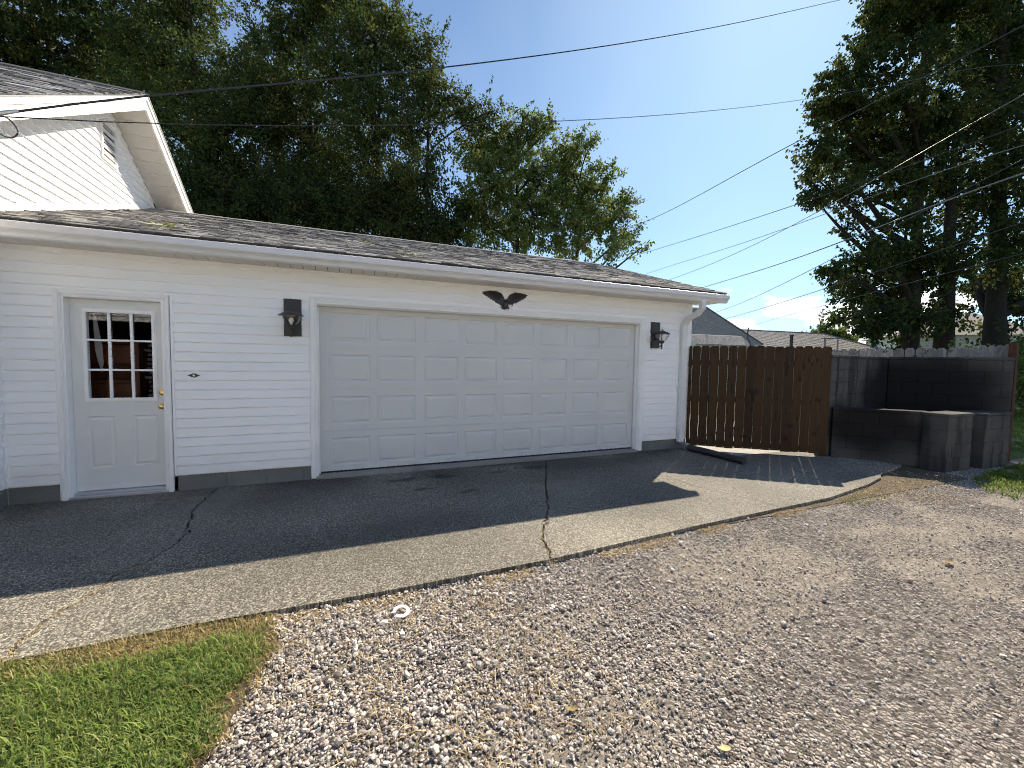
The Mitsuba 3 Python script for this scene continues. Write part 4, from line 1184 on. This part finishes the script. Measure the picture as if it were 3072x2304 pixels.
LD = [[5.46, 10.45, 9.94, 1.07], [6.49, 10.06, 10.42, 1.02], [7.09, 9.17, 10.21, 0.64], [7.46, 8.52, 10.22, 0.35], [5.29, 8.77, 7.83, 1.21], [6.97, 8.83, 8.48, 1.32], [8.14, 8.44, 9.14, 0.67], [8.24, 7.63, 9.34, 0.47], [8.71, 7.44, 9.39, 0.3], [8.9, 9.36, 8.31, 1.23], [9.38, 8.42, 8.4, 0.82], [9.31, 7.53, 8.22, 0.48], [9.62, 7.76, 6.99, 0.88], [10.79, 8.51, 7.94, 0.6], [11.06, 8.16, 6.77, 0.56], [11.39, 7.87, 6.09, 0.26], [8.59, 8.06, 6.41, 1.23], [7.05, 8.93, 6.81, 1.42], [5.53, 9.96, 6.72, 1.27], [9.48, 6.93, 5.55, 0.54], [4.67, 10.09, 7.52, 0.65], [6.57, 8.88, 10.62, 0.31]]
R1 = [[24.68, 7.03, 18.25, 1.09], [25.95, 6.54, 18.74, 1.7], [26.39, 5.16, 17.65, 1.93], [21.54, 6.08, 14.63, 1.03], [19.66, 5.89, 13.62, 0.78], [20.53, 6.79, 13.18, 0.75], [21.95, 6.31, 13.26, 1.22], [21.89, 4.94, 13.63, 1.57], [18.98, 5.97, 10.66, 0.74], [23.97, 7.74, 12.5, 1.36], [20.91, 7.54, 10.71, 0.57], [19.98, 6.22, 9.5, 0.92], [20.31, 6.84, 9.07, 0.47], [23.85, 7.55, 10.23, 1.05], [23.7, 7.22, 8.63, 0.55], [25.23, 6.62, 12.69, 1.71], [23.31, 5.48, 9.9, 1.05], [25.27, 5.26, 13.08, 1.82], [25.91, 5.57, 10.61, 1.66], [22.53, 5.01, 18.19, 1.77], [27.21, 5.12, 19.94, 2.16], [22.18, 5.27, 6.42, 0.98], [23.86, 6.95, 6.43, 0.92], [19.59, 5.47, 5.36, 0.51], [23.02, 6.42, 4.82, 0.89], [25.3, 6.24, 4.96, 1.26], [21.6, 5.16, 3.33, 0.73], [25.83, 6.04, 3.6, 1.2], [26.59, 5.78, 6.13, 1.26]] + [[24.22, 5.12, 6.4, 1.1], [23.44, 4.14, 3.54, 0.9], [22.07, 4.97, 3.54, 0.95], [19.84, 5.1, 3.43, 0.62], [22.31, 4.35, 7.76, 0.7]]
R2 = [[31.16, 6.06, 17.24, 2.33], [33.0, 5.44, 19.48, 2.45], [31.65, 4.48, 15.28, 2.32], [28.6, 4.6, 12.87, 1.88], [28.81, 3.39, 10.88, 1.9], [27.89, 5.14, 9.92, 1.58], [29.7, 4.47, 9.31, 1.7], [28.74, 3.17, 7.29, 1.68], [25.83, 4.33, 6.4, 1.16], [32.66, 5.64, 6.42, 1.65], [32.41, 4.15, 4.96, 1.67], [26.83, 4.58, 3.97, 0.92], [30.66, 3.82, 3.21, 1.03], [36.53, 4.39, 14.03, 3.03], [36.0, 3.9, 7.64, 2.74], [35.72, 4.43, 18.66, 2.96], [30.94, 4.56, 20.59, 2.49]]
AW = 1.4


def away(x, y, z=None, r=None):
    a = (float(EYE[0] + (x - EYE[0]) * AW), float(EYE[1] + (y - EYE[1]) * AW), -0.1 if z is None else float(EYE[2] + (z - EYE[2]) * AW))
    return a if r is None else a + (r * AW,)


OL = [(0.066, 0.095, 0.030), (0.098, 0.118, 0.034), (0.045, 0.07, 0.026), (0.145, 0.15, 0.048), (0.068, 0.10, 0.04)]
GR = [(0.085, 0.135, 0.04), (0.12, 0.17, 0.05), (0.17, 0.20, 0.055), (0.07, 0.11, 0.038), (0.21, 0.225, 0.07)]
DK = [(0.048, 0.072, 0.028), (0.068, 0.086, 0.028), (0.095, 0.095, 0.031), (0.04, 0.066, 0.028)]
tree('dark_tree', 'tall dark tree with two trunks at the far upper left behind the house', 'tree', [((-13.6, 21.5, -0.1), (-13.4, 21.4, 18.5)), ((-12.7, 21.1, -0.1), (-12.3, 20.9, 17.5))], LA, 42000, 0.18, 0.11, DK, 41, 0.22, cl=0.42)
tree('leafy_tree', 'dense olive green tree rising behind the house gable', 'tree', [((-4.9, 14.1, -0.1), (-5.2, 14.8, 16.0))], LB, 66000, 0.125, 0.072, OL, 42, 0.2, cl=0.33)
tree('leafy_tree', 'widest olive green tree behind the middle of the garage roof', 'tree', [((-0.6, 11.6, -0.1), (-0.9, 12.0, 14.4)), ((0.9, 10.8, -0.1), (1.7, 10.2, 13.2)), ((2.6, 9.6, -0.1), (3.2, 9.3, 10.8))], LC, 112000, 0.11, 0.065, OL, 43, 0.13, cl=0.28)
tree('understory_tree', 'low dark green thicket filling the gap just above the garage ridge', 'tree', [((-1.6, 10.4, -0.1), (-1.4, 10.4, 6.6)), ((3.9, 9.6, -0.1), (4.0, 9.6, 6.8))], [[-3.6, 11.6, 6.7, 1.2], [-2.4, 11.0, 6.4, 1.1], [-1.1, 10.6, 6.5, 1.1], [0.2, 10.3, 6.4, 1.1], [1.4, 10.0, 6.5, 1.1], [2.5, 9.9, 6.3, 1.0], [3.5, 9.7, 6.4, 1.0], [4.4, 9.9, 6.5, 0.9], [-0.4, 11.3, 7.6, 1.0], [2.2, 10.6, 7.4, 0.9]], 42000, 0.115, 0.07, DK, 50, 0.10, cl=0.30)
tree('bright_tree', 'brighter green tree with ragged crown over the right part of the garage roof', 'tree', [((6.4, 9.3, -0.1), (6.6, 9.3, 10.0)), ((8.5, 8.9, -0.1), (9.1, 8.7, 8.6))], LD, 50000, 0.115, 0.07, GR, 44, 0.14, cl=0.25)
tree('maple_tree', 'large dark maple whose leaves hang over the long low house at right', 'tree', [(away(25.0, 5.2), away(25.6, 5.7, 18.0))], [away(*q) for q in R1], 66000, 0.25, 0.18, DK, 45, 0.46, cl=0.46, droop=0.7)
tree('maple_tree', 'massive dark maple with thick trunk at the right edge of the picture', 'tree', [(away(29.3, 3.9), away(30.3, 4.8, 20.0)), (away(27.6, 5.1), away(27.0, 4.9, 13.0))], [away(*q) for q in R2], 54000, 0.26, 0.19, DK, 46, 0.60, cl=0.60, droop=0.7)
tree('small_tree', 'small distant tree above the roofs left of the maple', 'tree', [((49.7, 22.9, -0.1), (49.7, 22.9, 5.0))], [[49.7, 22.9, 5.0, 1.5], [48.6, 23.4, 4.5, 1.1], [50.8, 22.5, 4.6, 1.2]], 4000, 0.3, 0.2, GR, 47, 0.15, cl=0.5, twig_every=30)
tree('garden_shrub', 'sunlit yellow green shrub at the right edge beyond the post', 'shrub', [((19.6, 1.3, -0.1), (19.7, 1.4, 1.4))], [[19.7, 1.4, 1.1, 0.9], [20.6, 1.0, 0.9, 0.9], [18.9, 2.0, 0.8, 0.7], [21.5, 0.6, 1.3, 1.1]], 9000, 0.12, 0.07, GR, 48, 0.05, cl=0.3, twig_every=30)
tree('garden_shrub', 'dark hedge shrub far right behind the sunlit shrub', 'shrub', [((26, 0.2, -0.1), (26, 0.2, 3.0))], [[26, 0.2, 2.0, 1.6], [27.8, -0.6, 2.0, 1.7], [24.6, 1.0, 1.6, 1.3], [29.5, -1.5, 2.4, 2.0]], 9000, 0.18, 0.11, DK, 49, 0.06, cl=0.5, twig_every=40)

# the building across the lane, behind the camera: unseen, its pale front added to bounce sun; its dark bay reflects in the door glass
ng = thing('added_garage_across_lane', 'unseen pale garage across the lane added to bounce sun and reflect in the door glass', 'garage')
for k in range(22):
    z = -0.05 + k * 0.16
    for (a, b) in ((-13.0, -7.5), (-5.3, 14.0)) if z < 2.5 else ((-13.0, 14.0),):
        obj('siding_panel', hexa([(a, -10.8, z), (b, -10.8, z), (b, -10.765, z), (a, -10.765, z)], [(a, -10.8, z + 0.165), (b, -10.8, z + 0.165), (b, -10.79, z + 0.165), (a, -10.79, z + 0.165)]), 'siding_pale', ng)
obj('wall', cat([box(-13.0, -7.5, -11.0, -10.801, -0.1, 3.4), box(-5.3, 14.0, -11.0, -10.801, -0.1, 3.4), box(-7.5, -5.3, -11.0, -10.801, 2.6, 3.4), box(-13.0, 14.0, -16.8, -16.6, -0.1, 3.4), box(-13, -12.8, -16.6, -11.0, -0.1, 3.4), box(13.8, 14.0, -16.6, -11.0, -0.1, 3.4)]), 'siding_pale', ng)
obj('roof', ext_x([(-10.45, 3.38), (-10.45, 3.50), (-13.8, 4.9), (-17.2, 3.5), (-17.2, 3.38)], -13.4, 14.4), 'shingle_c', ng)
obj('open_bay', cat([box(-7.5, -5.3, -13.0, -12.9, -0.1, 2.6), box(-7.55, -7.5, -12.9, -11.0, -0.1, 2.6), box(-5.3, -5.25, -12.9, -11.0, -0.1, 2.6)]), 'dark_void', ng)
obj('inner_door', box(-6.9, -6.2, -12.0, -11.9, -0.08, 1.7), 'cabinet_wood', ng)

# ================================================================== gravel
def stones():
    r = np.random.default_rng(77)
    ico = trimesh.creation.icosphere(subdivisions=0)
    iv, jf = np.array(ico.vertices), np.array(ico.faces)
    region = Polygon([(-0.20, -3.0), (0.4, -3.0), (1.72, -2.99), (3.31, -2.89), (5.43, -2.81), (6.6, -2.64), (7.2, -2.45), (7.8, -2.3), (8.4, -2.63), (10.6, -2.72), (11.0, -3.4), (9.0, -4.6), (5.0, -6.0), (-0.2, -6.0), (-0.55, -4.4), (-0.26, -3.75), (-0.20, -3.45), (-0.12, -3.12)])
    x0, y0, x1, y1 = region.bounds
    pts = []
    n = int((x1 - x0) * (y1 - y0) * 6200)
    xy = np.stack([r.uniform(x0, x1, n), r.uniform(y0, y1, n)], 1)
    xy = xy[shapely.contains_xy(region.buffer(0.03), xy[:, 0], xy[:, 1])]
    big = meshkit.fbm(np.c_[xy * [0.55, 0.9], np.zeros(len(xy))] + 3.3, 3, seed=5)
    dust = meshkit.fbm(np.c_[xy * [0.8, 1.5], np.ones(len(xy))] + 1.3, 3, seed=6)
    loose = np.clip(1.15 - (xy[:, 0] - 0.2) / 3.2 - np.clip((-4.1 - xy[:, 1]) * (xy[:, 0] > 1.0) * 0.8, 0, 1), 0, 1)
    keep = r.uniform(0, 1, len(xy)) < np.clip(0.50 + 0.35 * loose + (big - 0.5) * 1.3 - np.clip((dust - 0.53) * 5, 0, 0.45) * (1 - loose), 0.12, 0.85) * np.where(xy[:, 0] > 6, 0.85, 1)
    xy, loose, dust = xy[keep], loose[keep], dust[keep]
    N = len(xy)
    size = (0.0054 + 0.0017 * loose) * np.exp(r.normal(0, 0.30, N))
    size *= np.where(r.uniform(0, 1, N) < 0.45, r.uniform(0.45, 0.75, N), 1.0)
    size[r.uniform(0, 1, N) < 0.03] *= 1.7
    size = np.clip(size, 0.0028, 0.024)
    q = r.normal(size=(N, 4))
    q /= np.linalg.norm(q, axis=1, keepdims=True)
    w, x, y, z = q.T
    Rm = np.stack([np.stack([1 - 2 * (y * y + z * z), 2 * (x * y - z * w), 2 * (x * z + y * w)], -1), np.stack([2 * (x * y + z * w), 1 - 2 * (x * x + z * z), 2 * (y * z - x * w)], -1), np.stack([2 * (x * z - y * w), 2 * (y * z + x * w), 1 - 2 * (x * x + y * y)], -1)], 1)
    sc = np.stack([r.uniform(0.8, 1.45, N), r.uniform(0.7, 1.1, N), r.uniform(0.5, 0.85, N)], 1)
    loc = iv[None] * (1 + r.normal(0, 0.13, (N, 12, 1))) * sc[:, None]
    loc = np.einsum('nij,nkj->nki', Rm, loc) * size[:, None, None] * np.array([1, 1, 0.8])
    zc = -0.088 + size * r.uniform(0.35, 0.95, N) + 0.010 * loose * r.uniform(0, 1, N)
    V = loc + np.concatenate([xy, zc[:, None]], 1)[:, None]
    pal = np.array([(0.60, 0.55, 0.50), (0.48, 0.43, 0.38), (0.41, 0.38, 0.35), (0.30, 0.28, 0.265), (0.34, 0.28, 0.235), (0.18, 0.155, 0.14), (0.42, 0.42, 0.41)])
    c = pal[r.choice(7, N, p=[0.22, 0.22, 0.17, 0.13, 0.12, 0.07, 0.07])] * r.uniform(0.75, 1.2, (N, 1)) * (0.93 + 0.07 * loose)[:, None]
    far = xy[:, 0] > 3.2
    ov = np.array([[1, 0, 0], [-1, 0, 0], [0, 1, 0], [0, -1, 0], [0, 0, 1], [0, 0, -1.0]])
    of = np.array([[0, 2, 4], [2, 1, 4], [1, 3, 4], [3, 0, 4], [2, 0, 5], [1, 2, 5], [3, 1, 5], [0, 3, 5]])
    nf, nn_ = int(far.sum()), int((~far).sum())
    lo2 = ov[None] * (1 + r.normal(0, 0.2, (nf, 6, 1))) * sc[far][:, None] * 1.15
    lo2 = np.einsum('nij,nkj->nki', Rm[far], lo2) * size[far][:, None, None] * np.array([1, 1, 0.8])
    V2 = lo2 + np.concatenate([xy, zc[:, None]], 1)[far][:, None]
    F = (jf[None] + (np.arange(nn_) * 12)[:, None, None]).reshape(-1, 3)
    F2 = (of[None] + (np.arange(nf) * 6)[:, None, None]).reshape(-1, 3) + nn_ * 12
    c = np.clip(c, 0.02, 0.8)
    return trimesh.Trimesh(np.vstack([V[~far].reshape(-1, 3), V2.reshape(-1, 3)]), np.vstack([F, F2]), process=False), np.vstack([np.repeat(c[~far], 12, axis=0), np.repeat(c[far], 6, axis=0)])


m, c = stones()
k = obj('gravel', m, 'stone', color=c)
labels[k] = {'label': 'loose pale crushed gravel covering the lane in front of the driveway', 'category': 'gravel', 'kind': 'stuff'}

# ================================================================== grass
lawn_poly = Polygon([(-4.2, -2.99), (-1.25, -2.985), (-0.94, -2.965), (-0.55, -2.965), (-0.15, -3.02), (-0.06, -3.2), (-0.06, -3.35), (-0.11, -3.49), (-0.15, -3.68), (-0.20, -3.86), (-0.30, -4.2), (-0.6, -5.0), (-1.2, -5.8), (-4.2, -5.8)])
struct('lawn', ext_z(lawn_poly, -0.12, -0.062), 'soil')


def blades(xy, z, h, w, lean, col, seed, bend=0.5):
    r = np.random.default_rng(seed)
    N = len(xy)
    a = r.uniform(0, 2 * np.pi, N)
    d = np.stack([np.cos(a), np.sin(a)], 1)
    s = np.stack([-d[:, 1], d[:, 0]], 1)
    h = np.broadcast_to(h, (N,)) * r.uniform(0.55, 1.2, N)
    ln = lean * r.uniform(0.2, 1.3, N)
    w = np.broadcast_to(w, (N,)) * r.uniform(0.7, 1.3, N)
    P = lambda f, k: np.concatenate([xy + d * (ln * h * f)[:, None] + s * (w * k)[:, None], (z + h * (f if bend == 0 else np.sin(f * 1.35) / np.sin(1.35) * (1 - 0.35 * ln * f)))[:, None]], 1)  # noqa: E731
    V = np.stack([P(0, -0.5), P(0, 0.5), P(0.55, -0.42), P(0.55, 0.42), P(1.0, 0)], 1).reshape(-1, 3)
    o = np.arange(N)[:, None] * 5
    F = np.concatenate([o + np.array([[0, 1, 3]]), o + np.array([[0, 3, 2]]), o + np.array([[2, 3, 4]])], 1).reshape(-1, 3)
    return trimesh.Trimesh(V, F, process=False), np.repeat(np.clip(col, 0.01, 0.9), 5, axis=0)


def scatter(poly, dens, seed):
    r = np.random.default_rng(seed)
    x0, y0, x1, y1 = poly.bounds
    n = int((x1 - x0) * (y1 - y0) * dens)
    p = np.stack([r.uniform(x0, x1, n), r.uniform(y0, y1, n)], 1)
    return p[shapely.contains_xy(poly, p[:, 0], p[:, 1])]


near = lawn_poly.buffer(0.07).intersection(sbox(-1.9, -5.2, 0.2, -2.93))
p = scatter(near, 26000, 3)
dist = shapely.distance(shapely.points(p), lawn_poly.exterior) * np.where(shapely.contains_xy(lawn_poly, p[:, 0], p[:, 1]), 1, -1)
dist += 0.20 * (meshkit.fbm(np.c_[p * 6, np.zeros(len(p))], 4, seed=21) - 0.5) * np.clip((np.abs(p[:, 1] + 2.98)) / 0.1, 0, 1)
p, dist = p[dist > -0.045], dist[dist > -0.045]
top = np.abs(p[:, 1] + 2.98)
r = np.random.default_rng(12)
dry = np.clip(1 - dist / (0.05 + 0.09 * meshkit.noise(np.c_[p * 6, np.zeros(len(p))], 3)), 0, 1)
dry = np.maximum(dry, np.clip((0.25 - top + 0.10 * (meshkit.noise(np.c_[p * 9, np.zeros(len(p))], 4) - 0.5)) / 0.12, 0, 1) * np.clip((p[:, 0] + 1.6) / 0.8, 0.5, 1))
dry = np.maximum(dry, np.clip((p[:, 0] + 0.38) / 0.3, 0, 1) * np.clip((p[:, 1] + 3.38) / 0.22, 0, 1))
green = np.array([(0.17, 0.235, 0.055), (0.22, 0.285, 0.07), (0.11, 0.165, 0.045), (0.31, 0.335, 0.13), (0.15, 0.22, 0.07)])[r.integers(0, 5, len(p))]
tan = np.array([(0.42, 0.33, 0.16), (0.50, 0.41, 0.22), (0.30, 0.22, 0.11), (0.25, 0.24, 0.08)])[r.integers(0, 4, len(p))]
isdry = (r.uniform(0, 1, len(p)) < dry * 0.95 + 0.03)[:, None]
patch = 0.7 + 0.6 * meshkit.fbm(np.c_[p * 4, np.zeros(len(p))], 3, seed=8)
col = np.where(isdry, tan, green * patch[:, None]) * r.uniform(0.75, 1.25, (len(p), 1))
keep = r.uniform(0, 1, len(p)) < np.where(isdry[:, 0], 0.60, 1) * np.clip((dist + 0.05) / 0.08, 0.15, 1)
p, col, dry = p[keep], col[keep], dry[keep]
hh = np.where(dry > 0.5, 0.030, 0.036 + 0.030 * meshkit.noise(np.c_[p * 5, np.ones(len(p))], 1))
hh = hh * np.where(r.uniform(0, 1, len(p)) < 0.05, 1.75, 1.0)
m, c = blades(p, -0.064, hh, 0.0042, 0.9, col, 5)
q = scatter(Polygon([(-1.0, -3.5), (-0.5, -3.25), (-0.2, -3.4), (-0.2, -3.8), (-0.6, -4.3), (-1.2, -4.2)]), 2600, 44)
q = q[meshkit.fbm(np.c_[q * 5, np.zeros(len(q))], 3, seed=44) > 0.53]
m2, c2 = blades(q, -0.060, 0.034, 0.014, 1.5, np.array([(0.12, 0.22, 0.07), (0.16, 0.25, 0.09), (0.09, 0.17, 0.05)])[r.integers(0, 3, len(q))] * r.uniform(0.8, 1.2, (len(q), 1)), 45)
m, c = cat([m, m2]), np.vstack([c, c2])
k = obj('lawn_grass', m, 'blade', color=c)
labels[k] = {'label': 'short green lawn grass with dry tan fringe at the lower left', 'category': 'grass', 'kind': 'stuff'}

# dry weeds along the concrete edge, in the cracks and on the gravel
bits = []
edge = LineString([(-1.25, -2.985), (-0.55, -2.965), (0.5, -3.0), (1.72, -2.995), (3.31, -2.895), (5.43, -2.81), (6.5, -2.65), (7.1, -2.5)])
r = np.random.default_rng(19)
s = r.uniform(0, edge.length, 9000)
e = np.array([edge.interpolate(q).coords[0] for q in s])
clump = meshkit.fbm(np.c_[e * 2.2, np.zeros(len(e))], 3, seed=3)
off = np.abs(r.normal(0, 0.07, len(e)))
e = e[clump > 0.47] - np.c_[np.zeros((clump > 0.47).sum()), off[clump > 0.47] + 0.005]
bits.append((e, -0.088, 0.030))
cb = LineString(crackB[6:])
s = r.uniform(0, cb.length, 1500)
q = np.array([cb.interpolate(t_).coords[0] for t_ in s]) + r.normal(0, 0.022, (1500, 2))
bits.append((q[q[:, 1] > -3.0], G - 0.012, 0.020))
ca = LineString(crackA[3:])
s = r.uniform(0, ca.length, 350)
bits.append((np.array([ca.interpolate(t_).coords[0] for t_ in s]) + r.normal(0, 0.010, (350, 2)), G - 0.012, 0.016))
sc = scatter(Polygon([(-0.2, -3.0), (1.2, -3.05), (1.6, -4.4), (-0.2, -4.4)]), 900, 8)
f_ = meshkit.fbm(np.c_[sc * 2.5, np.zeros(len(sc))], 3, seed=12)
bits.append((sc[f_ > 0.5], -0.08, 0.045))
sc = scatter(Polygon([(5.0, -2.9), (7.3, -2.6), (8.6, -2.75), (8.8, -3.4), (6.0, -3.4)]), 1100, 9)
f_ = meshkit.fbm(np.c_[sc * 1.8, np.zeros(len(sc))], 3, seed=14)
bits.append((sc[f_ > 0.44], -0.085, 0.035))
ms, cs = [], []
for i_, (xy, z, h) in enumerate(bits):
    cc = np.array([(0.42, 0.34, 0.18), (0.33, 0.24, 0.13), (0.24, 0.16, 0.09), (0.50, 0.42, 0.25)])[r.integers(0, 4, len(xy))] * r.uniform(0.7, 1.2, (len(xy), 1))
    m, c = blades(xy, z, h, 0.0034, 1.7, cc, 60 + i_)
    ms.append(m)
    cs.append(c)
k = obj('dry_weeds', cat(ms), 'straw', color=np.vstack(cs))
labels[k] = {'label': 'dry tan straw and dead weeds along the concrete edge and cracks', 'category': 'weeds', 'kind': 'stuff'}

# green weeds by the block piers and on the lane
ms, cs = [], []
zones = [(Polygon([(8.3, -2.95), (9.3, -2.80), (11.5, -2.75), (13.5, -1.7), (13.0, -3.8), (9.0, -3.8), (7.3, -3.85), (7.4, -3.45)]), 2600, 0.07, 31), (Polygon([(5.4, -2.86), (6.3, -2.75), (6.4, -2.95), (5.6, -3.05)]), 1500, 0.035, 32), (Polygon([(7.0, -2.6), (8.2, -2.75), (8.3, -3.0), (7.1, -2.9)]), 500, 0.03, 33), (Polygon([(10.6, -2.4), (12.5, -2.6), (24, 1), (22, 5), (14, 2.0)]), 500, 0.10, 34)]
for poly, dens, h, sd in zones:
    xy = scatter(poly, dens, sd)
    f_ = meshkit.fbm(np.c_[xy * 2.5, np.zeros(len(xy))], 3, seed=sd)
    xy = xy[(f_ > 0.40) & (np.random.default_rng(sd + 5).uniform(0, 1, len(xy)) < np.clip((xy[:, 0] - 7.3) / 1.6, 0.12, 1) ** 1.5 + (h < 0.05))]
    rr3 = np.random.default_rng(sd)
    cc = np.array([(0.12, 0.20, 0.035), (0.17, 0.24, 0.05), (0.09, 0.15, 0.03), (0.26, 0.27, 0.08)])[rr3.integers(0, 4, len(xy))] * rr3.uniform(0.7, 1.25, (len(xy), 1))
    m, c = blades(xy, -0.09, h, 0.010 if h > 0.05 else 0.005, 0.9, cc, sd)
    ms.append(m)
    cs.append(c)
k = obj('green_weeds', cat(ms), 'blade', color=np.vstack(cs))
labels[k] = {'label': 'bright green grass and weeds around the block piers at right', 'category': 'weeds', 'kind': 'stuff'}
